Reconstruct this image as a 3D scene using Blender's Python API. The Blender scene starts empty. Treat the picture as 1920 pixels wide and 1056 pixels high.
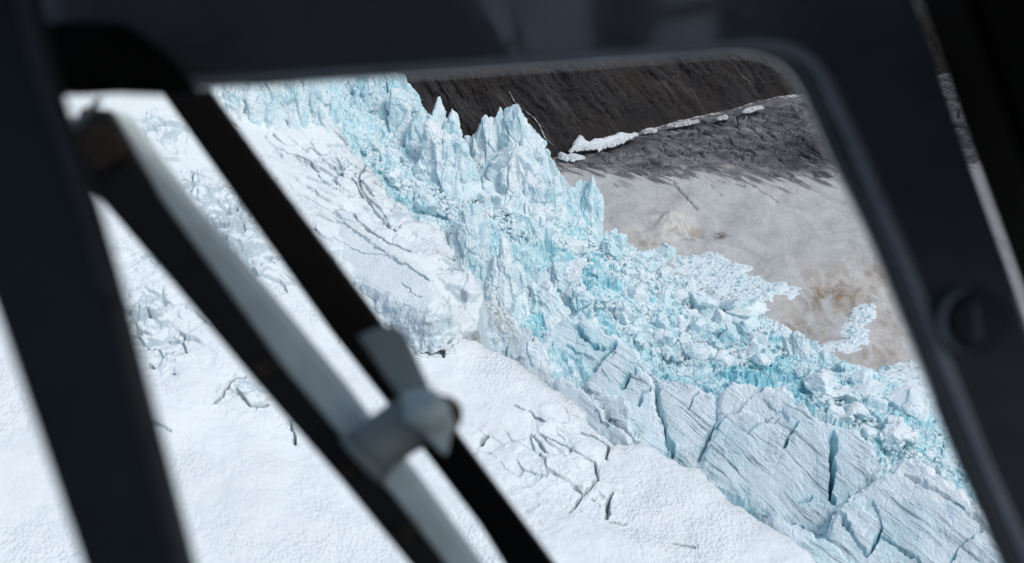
import bpy, bmesh, math, random
import numpy as np
from mathutils import Vector, Matrix
random.seed(7)
R = math.radians
scene = bpy.context.scene
COL = scene.collection

# ------------------------------------------------------------------ camera model (also used to lay out the place)
CAM_Z, PITCH, FPX = 400.0, R(27.0), 2300.0
SP, CP = math.sin(PITCH), math.cos(PITCH)

def ray(u, v):
    xc = (np.asarray(u, float) - 960.0) / FPX
    yc = -(np.asarray(v, float) - 528.0) / FPX
    return np.stack([xc, CP + yc * SP, -SP + yc * CP], -1)

def pt_h(u, v, h):
    d = ray(u, v)
    t = np.asarray(h, float) / -d[..., 2]
    p = d * t[..., None]
    p[..., 2] += CAM_Z
    return p

def pt_d(u, v, depth):
    p = ray(u, v) * np.asarray(depth, float)[..., None]
    p[..., 2] += CAM_Z
    return p

# ------------------------------------------------------------------ noise
def hsh(ix, iy, seed, iz=0):
    a = (ix.astype(np.int64) * 374761393 + iy.astype(np.int64) * 668265263 + int(seed) * 982451653
         + np.asarray(iz).astype(np.int64) * 2147483647) & 0xFFFFFFFF
    a = ((a ^ (a >> 13)) * 1274126177) & 0xFFFFFFFF
    a = ((a ^ (a >> 16)) * 2246822519) & 0xFFFFFFFF
    a = a ^ (a >> 15)
    return (a & 0xFFFFFF) / float(0x1000000)

def perlin(x, y, seed=0):
    ix, iy = np.floor(x), np.floor(y)
    fx, fy = x - ix, y - iy
    sx = fx * fx * fx * (fx * (fx * 6 - 15) + 10)
    sy = fy * fy * fy * (fy * (fy * 6 - 15) + 10)
    def g(a, b):
        t = hsh(ix + a, iy + b, seed) * 6.283185
        return np.cos(t) * (fx - a) + np.sin(t) * (fy - b)
    n0 = g(0, 0) + sx * (g(1, 0) - g(0, 0))
    n1 = g(0, 1) + sx * (g(1, 1) - g(0, 1))
    return (n0 + sy * (n1 - n0)) * 1.4

def fbm(x, y, seed=0, octv=4, gain=0.5):
    s, a = 0.0, 1.0
    for i in range(octv):
        s = s + a * perlin(x, y, seed + i * 17)
        x, y, a = x * 2.03 + 3.1, y * 2.03 - 1.7, a * gain
    return s

def noise3(p, seed=0):
    i = np.floor(p); f = p - i
    s = f * f * (3 - 2 * f)
    out = 0
    for dx in (0, 1):
        for dy in (0, 1):
            for dz in (0, 1):
                w = (s[..., 0] if dx else 1 - s[..., 0]) * (s[..., 1] if dy else 1 - s[..., 1]) * (s[..., 2] if dz else 1 - s[..., 2])
                out = out + w * hsh(i[..., 0] + dx, i[..., 1] + dy, seed, i[..., 2] + dz)
    return out * 2 - 1

def facets(x, y, seed, tilt=1.0, soft=0.22):
    """broken-block relief: every cell of a random mosaic is a plate with its own height and tilt. -> height, edge distance, cell id"""
    ix, iy = np.floor(x), np.floor(y)
    f1 = np.full(x.shape, 9.0); f2 = np.full(x.shape, 9.0)
    cid = np.zeros(x.shape); h1 = np.zeros(x.shape); h2 = np.zeros(x.shape)
    for a in (-1, 0, 1):
        for b in (-1, 0, 1):
            jx, jy = ix + a, iy + b
            dx = x - (jx + 0.1 + 0.8 * hsh(jx, jy, seed))
            dy = y - (jy + 0.1 + 0.8 * hsh(jx, jy, seed + 5))
            d = np.maximum(np.abs(dx) * 0.8 + np.abs(dy) * 0.45, np.sqrt(dx * dx + dy * dy) * 0.9)
            ci = hsh(jx, jy, seed + 9)
            ang = (ci * 7919.13) % 6.283185
            h = (ci - 0.5) + tilt * (0.3 + (ci * 104.729) % 1.0) * (np.cos(ang) * dx + np.sin(ang) * dy)
            m = d < f1; m2 = (~m) & (d < f2)
            f2 = np.where(m, f1, np.where(m2, d, f2)); h2 = np.where(m, h1, np.where(m2, h, h2))
            f1 = np.where(m, d, f1); h1 = np.where(m, h, h1); cid = np.where(m, ci, cid)
    e = f2 - f1
    w = 0.5 + 0.5 * sstep(0, soft, e)
    return h1 * w + h2 * (1 - w), e, cid

def sstep(a, b, x):
    t = np.clip((x - a) / (b - a), 0, 1)
    return t * t * (3 - 2 * t)

# ------------------------------------------------------------------ smooth surface through points (thin plate)
class Surf:
    def __init__(self, ctl, smooth=0.0):
        c = np.array(ctl, float)
        P = pt_h(c[:, 0], c[:, 1], c[:, 2])
        self.c = P[:, :2] / 100.0
        n = len(P)
        K = self._k(self.c[:, None, :] - self.c[None, :, :]) + np.eye(n) * smooth
        A = np.zeros((n + 3, n + 3)); A[:n, :n] = K
        Q = np.hstack([np.ones((n, 1)), self.c]); A[:n, n:] = Q; A[n:, :n] = Q.T
        b = np.zeros(n + 3); b[:n] = P[:, 2]
        self.w = np.linalg.solve(A, b)
        # mean plane, for sampling
        co, *_ = np.linalg.lstsq(np.hstack([np.ones((n, 1)), P[:, :2]]), P[:, 2], rcond=None)
        self.plane = co
    def _k(self, d):
        r2 = (d ** 2).sum(-1)
        return 0.5 * r2 * np.log(np.maximum(r2, 1e-9))
    def __call__(self, x, y):
        x, y = np.asarray(x, float), np.asarray(y, float)
        s = x.shape
        q = np.stack([x.ravel(), y.ravel()], -1) / 100.0
        out = self.w[-3] + self.w[-2] * q[:, 0] + self.w[-1] * q[:, 1]
        for i in range(len(self.c)):
            out = out + self.w[i] * self._k(q - self.c[i])
        return out.reshape(s)
    def grid(self, u0, u1, v0, v1, step, vstep=None):
        vstep = vstep or step
        u, v = np.meshgrid(np.arange(u0, u1 + step, step), np.arange(v0, v1 + vstep, vstep))
        d = ray(u, v); a, b, c = self.plane
        t = (a - CAM_Z) / (d[..., 2] - b * d[..., 0] - c * d[..., 1])
        return d[..., 0] * t, d[..., 1] * t
    def at(self, u, v):
        """where the sight line through a pixel lands on the smooth surface"""
        u, v = np.asarray(u, float), np.asarray(v, float)
        d = ray(u, v); a, b, c = self.plane
        t = (a - CAM_Z) / (d[..., 2] - b * d[..., 0] - c * d[..., 1])
        for _ in range(25):
            z = self(d[..., 0] * t, d[..., 1] * t)
            t = 0.4 * t + 0.6 * (z - CAM_Z) / d[..., 2]
        return np.stack([d[..., 0] * t, d[..., 1] * t, CAM_Z + d[..., 2] * t], -1)

def seg_dist(x, y, poly, closed=False):
    """distance, side sign (left of the direction of travel +), position along"""
    best = np.full(x.shape, 1e9); side = np.zeros(x.shape)
    P = list(poly) + ([poly[0]] if closed else [])
    for i in range(len(P) - 1):
        ax, ay = P[i][0], P[i][1]; bx, by = P[i + 1][0], P[i + 1][1]
        ex, ey = bx - ax, by - ay; L = ex * ex + ey * ey + 1e-9
        t = np.clip(((x - ax) * ex + (y - ay) * ey) / L, 0, 1)
        dx, dy = x - ax - t * ex, y - ay - t * ey
        d = dx * dx + dy * dy
        m = d < best
        best = np.where(m, d, best)
        side = np.where(m, ex * (y - ay) - ey * (x - ax), side)
    return np.sqrt(best), np.sign(side)

def inside(x, y, poly):
    r = np.zeros(x.shape, bool); n = len(poly)
    for i in range(n):
        x1, y1 = poly[i][0], poly[i][1]; x2, y2 = poly[(i + 1) % n][0], poly[(i + 1) % n][1]
        c = (y1 > y) != (y2 > y)
        r ^= c & (x < (x2 - x1) * (y - y1) / (y2 - y1 + 1e-12) + x1)
    return r

def sdist(x, y, poly):
    d, _ = seg_dist(x, y, poly, True)
    return np.where(inside(x, y, poly), d, -d)

def carve(X, Y, Z, cracks, surf, seed=0):
    """cut crack lines (pixel polylines with width and depth in metres) into a height field"""
    G = np.zeros(X.shape)
    for k, (line, w, dep) in enumerate(cracks):
        p = surf.at([a for a, b in line], [b for a, b in line])
        m = 3 * w + 2
        bx = (X > p[:, 0].min() - m) & (X < p[:, 0].max() + m) & (Y > p[:, 1].min() - m) & (Y < p[:, 1].max() + m)
        if not bx.any(): continue
        x, y = X[bx], Y[bx]
        wx = x + 0.8 * fbm(x / 7, y / 7, seed + k, 3); wy = y + 0.8 * fbm(x / 7, y / 7, seed + 50 + k, 3)
        d, s = seg_dist(wx, wy, [tuple(q) for q in p[:, :2]])
        ww = w * (0.55 + 0.9 * np.clip(0.5 + fbm(x / 8, y / 8, seed + 90 + k, 2), 0, 1))
        ww = ww * 0.62
        Z[bx] -= 1.7 * dep * sstep(1.0, 0.45, d / ww) + 0.2 * dep * np.where(s > 0, 1, 0.1) * sstep(4.0, 0.6, d / ww)
        G[bx] = np.maximum(G[bx], sstep(1.5, 0.6, d / ww))
    return Z, G

def spot(surf, X, Y, u, v, ru, rv):
    c = surf.at(u, v); cu = surf.at(u + ru, v); cv = surf.at(u, v - rv)
    e1, e2 = cu[:2] - c[:2], cv[:2] - c[:2]; det = e1[0] * e2[1] - e1[1] * e2[0]
    p = ((X - c[0]) * e2[1] - (Y - c[1]) * e2[0]) / det; q = (e1[0] * (Y - c[1]) - e1[1] * (X - c[0])) / det
    return np.exp(-(p * p + q * q))

# ------------------------------------------------------------------ object helpers
def tag(o, label=None, cat=None, group=None, kind=None):
    if label: o['label'] = label
    if cat: o['category'] = cat
    if group: o['group'] = group
    if kind: o['kind'] = kind
    return o

def link(name, me, mat=None, parent=None):
    o = bpy.data.objects.new(name, me); COL.objects.link(o)
    if mat is not None and me is not None:
        for m in (mat if isinstance(mat, (list, tuple)) else [mat]): me.materials.append(m)
    if parent is not None: o.parent = parent
    return o

def empty(name, loc=(0, 0, 0)):
    o = bpy.data.objects.new(name, None); o.location = loc; COL.objects.link(o); return o

def np_mesh(name, V, F, attrs=None, smooth=False):
    me = bpy.data.meshes.new(name)
    V = np.ascontiguousarray(V, np.float32); F = np.ascontiguousarray(F, np.int32)
    k = F.shape[1]
    me.vertices.add(len(V)); me.vertices.foreach_set('co', V.ravel())
    me.loops.add(F.size); me.loops.foreach_set('vertex_index', F.ravel())
    me.polygons.add(len(F))
    me.polygons.foreach_set('loop_start', np.arange(0, F.size, k, dtype=np.int32))
    me.polygons.foreach_set('use_smooth', np.full(len(F), bool(smooth)))
    me.update(calc_edges=True)
    for n, a in (attrs or {}).items():
        at = me.attributes.new(n, 'FLOAT', 'POINT')
        at.data.foreach_set('value', np.ascontiguousarray(a, np.float32).ravel())
    return me

def grid_mesh(name, X, Y, Z, keep=None, attrs=None, smooth=False):
    r, c = X.shape
    idx = np.arange(r * c).reshape(r, c)
    q = np.stack([idx[:-1, :-1], idx[:-1, 1:], idx[1:, 1:], idx[1:, :-1]], -1)
    # rows run from far (small v) to near: make normals point up
    q = q[..., ::-1].reshape(-1, 4)
    V = np.stack([X, Y, Z], -1).reshape(-1, 3)
    at = {k: a.ravel() for k, a in (attrs or {}).items()}
    if keep is not None:
        kf = (keep[:-1, :-1] & keep[:-1, 1:] & keep[1:, 1:] & keep[1:, :-1]).ravel()
        q = q[kf]
        used = np.zeros(len(V), bool); used[q.ravel()] = True
        remap = np.cumsum(used) - 1
        q = remap[q]; V = V[used]; at = {k: a[used] for k, a in at.items()}
    return np_mesh(name, V, q, at, smooth)

def slope(X, Y, Z):
    """up component of the surface normal of a grid"""
    def df(A): return np.gradient(A, axis=1), np.gradient(A, axis=0)
    xu, xv = df(X); yu, yv = df(Y); zu, zv = df(Z)
    nx = yu * zv - zu * yv; ny = zu * xv - xu * zv; nz = xu * yv - yu * xv
    return np.abs(nz) / np.sqrt(nx * nx + ny * ny + nz * nz + 1e-12)

# ------------------------------------------------------------------ materials
class NT:
    def __init__(self, name):
        self.m = bpy.data.materials.new(name); self.m.use_nodes = True
        self.t = self.m.node_tree; self.b = self.t.nodes['Principled BSDF']
        self.b.inputs['Specular IOR Level'].default_value = 0.3
        self.tc = self.t.nodes.new('ShaderNodeTexCoord')
    def n(self, kind, **kw):
        x = self.t.nodes.new(kind)
        for k, v in kw.items(): setattr(x, k, v)
        return x
    def l(self, a, b): self.t.links.new(a, b)
    def noise(self, scale, detail=4, rough=0.55, vec=None, dist=0.0):
        x = self.n('ShaderNodeTexNoise'); x.inputs['Scale'].default_value = scale
        x.inputs['Detail'].default_value = detail; x.inputs['Roughness'].default_value = rough
        x.inputs['Distortion'].default_value = dist
        self.l(vec if vec is not None else self.tc.outputs['Object'], x.inputs['Vector']); return x.outputs['Fac']
    def attr(self, name):
        x = self.n('ShaderNodeAttribute'); x.attribute_name = name; return x.outputs['Fac']
    def ramp(self, fac, stops):
        x = self.n('ShaderNodeValToRGB'); e = x.color_ramp.elements
        while len(e) < len(stops): e.new(0.5)
        for s, (p, c) in zip(e, stops):
            s.position = p; s.color = (c, c, c, 1) if isinstance(c, (int, float)) else (*c, 1)
        self.l(fac, x.inputs['Fac']); return x.outputs['Color']
    def mix(self, fac, a, b, mode='MIX'):
        x = self.n('ShaderNodeMix', data_type='RGBA', blend_type=mode)
        for s, v in ((x.inputs[0], fac), (x.inputs[6], a), (x.inputs[7], b)):
            if isinstance(v, (int, float)): s.default_value = v if s.type == 'VALUE' else (v, v, v, 1)
            elif isinstance(v, tuple): s.default_value = (*v, 1)
            else: self.l(v, s)
        return x.outputs[2]
    def math(self, op, a, b=None, clamp=False):
        x = self.n('ShaderNodeMath', operation=op, use_clamp=clamp)
        for s, v in zip(x.inputs, (a, b)):
            if v is None: continue
            if isinstance(v, (int, float)): s.default_value = v
            else: self.l(v, s)
        return x.outputs[0]
    def mapping(self, scale=(1, 1, 1), rot=(0, 0, 0), vec=None):
        x = self.n('ShaderNodeMapping'); x.inputs['Scale'].default_value = scale; x.inputs['Rotation'].default_value = rot
        self.l(vec if vec is not None else self.tc.outputs['Object'], x.inputs['Vector']); return x.outputs['Vector']
    def bump(self, height, strength, dist, prev=None):
        x = self.n('ShaderNodeBump'); x.inputs['Strength'].default_value = strength; x.inputs['Distance'].default_value = dist
        self.l(height, x.inputs['Height'])
        if prev is not None: self.l(prev, x.inputs['Normal'])
        return x.outputs['Normal']
    def out(self, color=None, rough=None, normal=None, spec=None):
        for k, v in (('Base Color', color), ('Roughness', rough), ('Normal', normal), ('Specular IOR Level', spec)):
            if v is None: continue
            s = self.b.inputs[k]
            if isinstance(v, (int, float)): s.default_value = v
            elif isinstance(v, tuple): s.default_value = (*v, 1)
            else: self.l(v, s)
        return self.m

SNOW = (0.795, 0.877, 0.898)
def mat_snow():
    t = NT('snow')
    # sun cups: shallow bowls melted into the old snow
    wob = t.noise(0.22, 3, 0.5)
    v = t.mapping((0.85, 0.62, 0.35), (0, 0, R(-28)))
    add = t.n('ShaderNodeVectorMath', operation='ADD'); t.l(v, add.inputs[0])
    nz = t.n('ShaderNodeTexNoise'); nz.inputs['Scale'].default_value = 0.35; nz.inputs['Detail'].default_value = 2
    t.l(t.tc.outputs['Object'], nz.inputs['Vector'])
    sc = t.n('ShaderNodeVectorMath', operation='SCALE'); sc.inputs['Scale'].default_value = 0.8
    t.l(nz.outputs['Color'], sc.inputs[0]); t.l(sc.outputs[0], add.inputs[1])
    vo = t.n('ShaderNodeTexVoronoi', feature='SMOOTH_F1'); vo.inputs['Scale'].default_value = 1.0
    vo.inputs['Smoothness'].default_value = 0.35
    t.l(add.outputs[0], vo.inputs['Vector'])
    cup = t.math('MULTIPLY', vo.outputs['Distance'], t.attr('cups'))
    b1 = t.bump(cup, 1.0, 0.4)
    b2 = t.bump(t.noise(0.8, 4, 0.5), 0.12, 0.2, b1)
    ice = t.ramp(t.math('ADD', t.attr('blue'), t.math('MULTIPLY', t.math('SUBTRACT', t.noise(0.12, 5, 0.6), 0.5), 0.9)), [(0.25, 0.0), (0.85, 1.0)])
    col = t.mix(ice, SNOW, (0.55, 0.67, 0.72))
    tone = t.ramp(t.noise(0.03, 4, 0.6), [(0.3, 0.93), (0.6, 1.0)])
    col = t.mix(1.0, col, tone, 'MULTIPLY')
    dirt = t.math('MULTIPLY', t.attr('dirt'), t.ramp(t.noise(0.5, 6, 0.75), [(0.36, 0.0), (0.6, 1.0)]))
    col = t.mix(dirt, col, (0.20, 0.185, 0.175))
    return t.out(col, 0.75, b2, 0.2)

def mat_ice(name, white=SNOW, pale=(0.61, 0.80, 0.845), deep=(0.30, 0.66, 0.74), speck=0.35):
    t = NT(name)
    geo = t.n('ShaderNodeNewGeometry'); sep = t.n('ShaderNodeSeparateXYZ'); t.l(geo.outputs['True Normal'], sep.inputs[0])
    blue = t.attr('blue')
    n1 = t.math('MULTIPLY', t.math('SUBTRACT', t.noise(0.16, 6, 0.62), 0.5), 1.1)
    n2 = t.math('MULTIPLY', t.math('SUBTRACT', t.noise(0.9, 5, 0.65), 0.5), 0.7)
    k = t.math('ADD', t.math('ADD', blue, n1), n2)
    c = t.mix(t.ramp(k, [(0.0, 0.0), (0.4, 1.0)]), white, pale)
    c = t.mix(t.ramp(k, [(0.45, 0.0), (1.0, 1.0)]), c, deep)
    # rime and old snow on what faces up
    sn = t.math('ADD', sep.outputs['Z'], t.math('MULTIPLY', t.math('SUBTRACT', t.noise(0.5, 5, 0.7), 0.5), 0.8))
    sn = t.math('MULTIPLY', t.ramp(sn, [(0.70, 0.0), (0.95, 1.0)]), t.math('SUBTRACT', 1.0, t.math('MULTIPLY', blue, 0.65), True))
    c = t.mix(sn, c, white)
    dirt = t.math('MULTIPLY', t.math('ADD', t.attr('dirt'), speck), t.ramp(t.noise(0.75, 7, 0.8), [(0.56, 0.0), (0.72, 0.8)]))  # on the icefall this channel also carries shade painted into block gaps
    c = t.mix(dirt, c, (0.17, 0.165, 0.16))
    b = t.bump(t.noise(0.8, 7, 0.7), 0.5, 0.8)
    rg = t.ramp(t.noise(0.7, 3), [(0.3, 0.45), (0.7, 0.8)])
    return t.out(c, rg, b, 0.3)

def mat_striated():
    t = NT('banded_ice')
    blue = t.attr('blue')
    n1 = t.math('MULTIPLY', t.math('SUBTRACT', t.noise(0.07, 6, 0.62), 0.5), 1.3)
    k = t.math('ADD', blue, n1)
    c = t.mix(t.ramp(k, [(0.1, 0.0), (0.6, 1.0)]), (0.76, 0.875, 0.915), (0.57, 0.79, 0.845))
    c = t.mix(t.ramp(k, [(0.6, 0.0), (1.1, 1.0)]), c, (0.16, 0.50, 0.60))
    c = t.mix(t.math('MULTIPLY', t.attr('band'), t.ramp(t.noise(0.25, 5, 0.7), [(0.35, 0.0), (0.75, 0.6)])), c, (0.20, 0.28, 0.33))
    cx = t.n('ShaderNodeCombineXYZ'); t.l(t.attr('along'), cx.inputs[0]); t.l(t.attr('across'), cx.inputs[1])
    def lines(sa, sc, seed, stops, detail=2):
        mp = t.n('ShaderNodeMapping'); mp.inputs['Scale'].default_value = (sa, sc, 1); mp.inputs['Location'].default_value = (seed, seed * 2, seed)
        t.l(cx.outputs[0], mp.inputs['Vector']); return t.ramp(t.noise(1.0, detail, 0.55, mp.outputs['Vector'], 0.08), stops)
    fine = lines(0.03, 1.0, 3.3, [(0.36, 1.0), (0.40, 0.0)])
    fine2 = lines(0.05, 1.7, 9.1, [(0.32, 1.0), (0.365, 0.0)])
    strong = t.math('MULTIPLY', lines(0.022, 0.75, 5.7, [(0.478, 0.0), (0.495, 1.0), (0.505, 1.0), (0.522, 0.0)], 4), t.ramp(t.noise(0.09, 4, 0.6), [(0.4, 0.0), (0.6, 1.0)]))
    ln = t.math('ADD', t.math('MULTIPLY', t.math('ADD', fine, fine2), 0.78), t.math('MULTIPLY', strong, 0.75), True)
    ln = t.math('MULTIPLY', ln, t.ramp(t.noise(0.12, 4, 0.6), [(0.32, 0.25), (0.62, 1.0)]))
    ln = t.math('MULTIPLY', ln, t.attr('grv'))
    c = t.mix(ln, c, (0.13, 0.20, 0.245))
    dirt = t.math('MULTIPLY', t.attr('dirt'), t.ramp(t.noise(0.6, 6, 0.75), [(0.38, 0.0), (0.66, 1.0)]))
    c = t.mix(dirt, c, (0.24, 0.21, 0.19))
    c = t.mix(t.attr('cap'), c, SNOW)
    b = t.bump(t.noise(0.9, 6, 0.7), 0.12, 0.4)
    return t.out(c, 0.6, b, 0.3)

def mat_lower():
    t = NT('dirty_glacier_ice')
    v = t.mapping((0.036, 0.018, 0.05), (0, 0, R(18)))
    n = t.noise(1.0, 10, 0.66, v, 0.8)
    c = t.ramp(n, [(0.3, (0.415, 0.43, 0.42)), (0.5, (0.53, 0.55, 0.54)), (0.7, (0.62, 0.64, 0.63))])
    c = t.mix(t.ramp(t.noise(0.5, 6, 0.75), [(0.52, 0.0), (0.72, 0.6)]), c, (0.25, 0.24, 0.235))
    flow = t.mapping((0.05, 0.022, 0.05), (0, 0, R(-25)))
    st = t.math('MULTIPLY', t.attr('stain'), t.ramp(t.noise(1.0, 9, 0.66, flow, 1.6), [(0.40, 0.0), (0.57, 1.0)]))
    c = t.mix(st, c, (0.27, 0.20, 0.125))
    flow2 = t.mapping((0.06, 0.028, 0.05), (0, 0, R(25)))
    pl = t.math('MULTIPLY', t.attr('pale'), t.ramp(t.noise(1.0, 9, 0.68, flow2, 1.8), [(0.40, 0.0), (0.58, 1.0)]))
    c = t.mix(pl, c, (0.68, 0.66, 0.61))
    c = t.mix(t.attr('dark'), c, (0.085, 0.08, 0.078))
    b = t.bump(t.noise(0.35, 8, 0.72), 0.5, 0.8)
    b = t.bump(n, 0.4, 4.0, b)
    return t.out(c, 0.85, b, 0.15)

def mat_moraine():
    t = NT('rock_covered_ice')
    v = t.mapping((0.02, 0.09, 0.05), (0, 0, R(34)))
    n = t.noise(1.0, 9, 0.72, v, 0.9)
    c = t.ramp(n, [(0.34, (0.06, 0.06, 0.064)), (0.47, (0.135, 0.139, 0.147)), (0.58, (0.23, 0.236, 0.247)), (0.73, (0.40, 0.405, 0.415))])
    c = t.mix(t.math('MULTIPLY', t.attr('dark'), t.ramp(t.noise(0.08, 6, 0.7), [(0.3, 0.5), (0.6, 1.0)])), c, (0.035, 0.033, 0.034))
    c = t.mix(t.attr('pale'), c, (0.34, 0.335, 0.33))
    b = t.bump(t.noise(0.3, 8, 0.75), 0.8, 1.6)
    return t.out(c, 0.85, b, 0.2)

def mat_cliff():
    t = NT('cliff_rock')
    cx = t.n('ShaderNodeCombineXYZ'); t.l(t.attr('along'), cx.inputs[0]); t.l(t.attr('up'), cx.inputs[1])
    v = t.mapping((0.085, 0.016, 1), vec=cx.outputs[0])
    n = t.noise(1.0, 10, 0.72, v, 0.4)
    c = t.ramp(n, [(0.36, (0.009, 0.0088, 0.0095)), (0.5, (0.024, 0.023, 0.0235)), (0.60, (0.050, 0.046, 0.045)), (0.72, (0.15, 0.141, 0.137))])
    c = t.mix(t.ramp(t.noise(0.018, 6, 0.65), [(0.47, 0.0), (0.62, 0.6)]), c, (0.036, 0.027, 0.023))
    c = t.mix(t.ramp(t.noise(0.45, 6, 0.8), [(0.57, 0.0), (0.72, 0.75)]), c, (0.15, 0.148, 0.148))
    b = t.bump(t.noise(0.16, 9, 0.75), 0.9, 3.0)
    b = t.bump(n, 0.4, 3.0, b)
    return t.out(c, 0.85, b, 0.25)

def mat_paint(name, c, rough, spec=0.4, grain=0.06, wear=None, bump=0.06):
    t = NT(name)
    n = t.noise(35, 5, 0.6)
    col = t.mix(1.0, c, t.ramp(n, [(0.3, 1 - grain * 3), (0.7, 1 + grain)]), 'MULTIPLY')
    if wear: col = t.mix(t.ramp(t.noise(60, 6, 0.7), [(0.5, 0.0), (0.66, 1.0)]), col, wear)
    r = t.ramp(t.noise(18, 4), [(0.3, max(0.02, rough - 0.08)), (0.7, min(1, rough + 0.08))])
    return t.out(col, r, t.bump(t.noise(420, 2), bump, 0.001), spec)

M = dict(snow=mat_snow(), ice=mat_ice('broken_ice'), block=mat_ice('ice_block', pale=(0.63, 0.805, 0.85)), band=mat_striated(),
         serac=mat_ice('serac_ice', pale=(0.62, 0.79, 0.835), speck=0.2),
         lower=mat_lower(), moraine=mat_moraine(), cliff=mat_cliff(),
         trim=mat_paint('dark_trim', (0.074, 0.079, 0.086), 0.05, 0.8, bump=0.0), post=mat_paint('navy_trim', (0.008, 0.012, 0.019), 0.5, 0.3),
         edge=mat_paint('post_highlight_paint', (0.035, 0.040, 0.050), 0.5, 0.3), liner=mat_paint('bounce_headliner', (0.45, 0.46, 0.47), 0.9, 0.1), brown=mat_paint('brown_trim', (0.006, 0.0055, 0.0045), 0.6, 0.2), seal=mat_paint('grey_rubber', (0.24, 0.265, 0.30), 0.5, 0.4), black=mat_paint('black_rubber', (0.0025, 0.0025, 0.0025), 0.7, 0.08),  # edge tone paints the post's highlight; liner is pale to bounce light
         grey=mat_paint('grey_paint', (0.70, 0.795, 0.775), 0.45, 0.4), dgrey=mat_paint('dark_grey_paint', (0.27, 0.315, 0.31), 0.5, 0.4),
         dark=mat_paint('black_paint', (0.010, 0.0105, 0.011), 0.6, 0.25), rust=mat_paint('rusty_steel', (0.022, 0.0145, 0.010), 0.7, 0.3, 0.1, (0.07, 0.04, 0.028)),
         brass=mat_paint('brass', (0.10, 0.075, 0.03), 0.5, 0.4))

# ------------------------------------------------------------------ snow slope
A = Surf([(-200, 1150, 228), (0, 1056, 232), (300, 1056, 240), (700, 1056, 252), (1100, 1056, 262), (1500, 1056, 272), (1600, 1150, 276),
          (-200, 700, 205), (0, 700, 212), (300, 750, 224), (600, 800, 240), (900, 800, 252), (1150, 845, 262), (1300, 880, 267), (1420, 970, 270),
          (200, 400, 198), (250, 200, 178), (60, 190, 168), (400, 560, 215), (520, 520, 219), (700, 640, 236), (880, 635, 245), (600, 350, 217),
          (450, 200, 194), (610, 225, 206), (660, 280, 216), (740, 380, 226), (800, 440, 231), (880, 540, 238), (1010, 712, 253), (1080, 770, 258),
          (420, 330, 203), (-250, 150, 150), (300, 100, 165)])
EDGE_A = [(100, 110), (300, 150), (400, 188), (470, 196), (530, 205), (600, 212), (640, 236), (667, 278), (700, 322), (742, 372), (785, 412), (832, 432),
          (852, 482), (893, 522), (905, 560), (884, 622), (940, 652), (1010, 706), (1078, 760), (1150, 832), (1220, 836), (1300, 872), (1400, 952),
          (1500, 1012), (1542, 1056), (1620, 1130), (1760, 1250)]
CRACKS_A = [
    ([(597, 406), (642, 417), (682, 442), (705, 462), (730, 479), (767, 502), (801, 522)], 1.1, 3.0),
    ([(625, 445), (648, 457), (670, 471), (687, 475), (727, 481)], 0.6, 1.2),
    ([(628, 388), (662, 397), (670, 417), (699, 437), (719, 451), (760, 470)], 1.2, 2.8),
    ([(753, 530), (770, 545), (790, 556)], 0.6, 1.2),
    ([(512, 251), (529, 266), (542, 275)], 1.0, 2.0), ([(542, 295), (558, 294), (579, 307), (596, 328)], 1.3, 2.6),
    ([(583, 280), (600, 293), (617, 299)], 0.8, 1.6), ([(594, 233), (621, 241), (650, 262)], 0.8, 1.6),
    ([(625, 314), (635, 324), (640, 337)], 0.9, 2.2), ([(646, 322), (662, 328)], 2.0, 4.5), ([(436, 226), (444, 234)], 2.0, 3.5),
    ([(630, 300), (660, 330), (700, 372)], 0.7, 1.4), ([(690, 300), (668, 340), (690, 380), (730, 420)], 0.7, 1.4), ([(660, 345), (700, 400), (742, 436)], 0.8, 2.0),
    ([(965, 760), (980, 773)], 0.7, 1.5), ([(990, 773), (1017, 793)], 0.9, 2.4), ([(995, 813), (1027, 848)], 0.9, 2.4), ([(1035, 828), (1070, 845)], 0.9, 2.6),
    ([(1010, 813), (1030, 828)], 0.8, 1.6), ([(1090, 813), (1115, 823), (1140, 838), (1137, 858)], 0.8, 2.4), ([(1070, 848), (1115, 868), (1120, 903)], 0.7, 2.0),
    ([(1075, 913), (1095, 928), (1120, 903)], 0.7, 2.0), ([(1070, 963), (1085, 943), (1095, 928)], 0.8, 2.2), ([(1137, 973), (1140, 943), (1147, 928)], 1.0, 2.6),
    ([(1145, 981), (1172, 982)], 0.6, 1.6), ([(900, 828), (912, 813)], 1.2, 3.2), 
    ([(880, 626), (902, 612)], 3.0, 5.0), ([(1265, 1015), (1300, 1022)], 1.2, 2.6), ([(270, 785), (300, 800), (322, 815)], 0.6, 1.2),
    ([(405, 758), (420, 735), (445, 715), (460, 712)], 0.8, 2.2), ([(445, 735), (470, 760), (500, 755)], 0.8, 2.6), ([(545, 790), (552, 825)], 0.8, 2.6),
    ([(276, 585), (280, 590)], 1.2, 3.0), ([(283, 678), (288, 684)], 1.2, 3.0), ([(322, 696), (327, 701)], 1.1, 3.0), 
    
    ([(720, 600), (760, 620), (800, 650)], 0.8, 1.8), ([(800, 610), (826, 640), (830, 668)], 0.9, 2.2), ([(740, 612), (745, 640), (790, 666), (826, 668)], 0.7, 1.6),
]
ROUGH_A = [(400, 430, 120, 110, 1.0), (440, 500, 70, 50, 0.9), (280, 590, 70, 60, 0.7), (300, 660, 70, 45, 0.35), (455, 738, 50, 28, 0.7), (330, 350, 60, 60, 0.5), (640, 300, 55, 90, 0.40), (760, 400, 70, 70, 0.40),
           (860, 500, 50, 70, 0.55), (1030, 870, 150, 120, 0.16), (780, 620, 110, 45, 0.42), (560, 260, 60, 40, 0.25), (300, 240, 60, 40, 0.6), (545, 800, 30, 30, 0.3), (700, 480, 120, 60, 0.12)]

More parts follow.
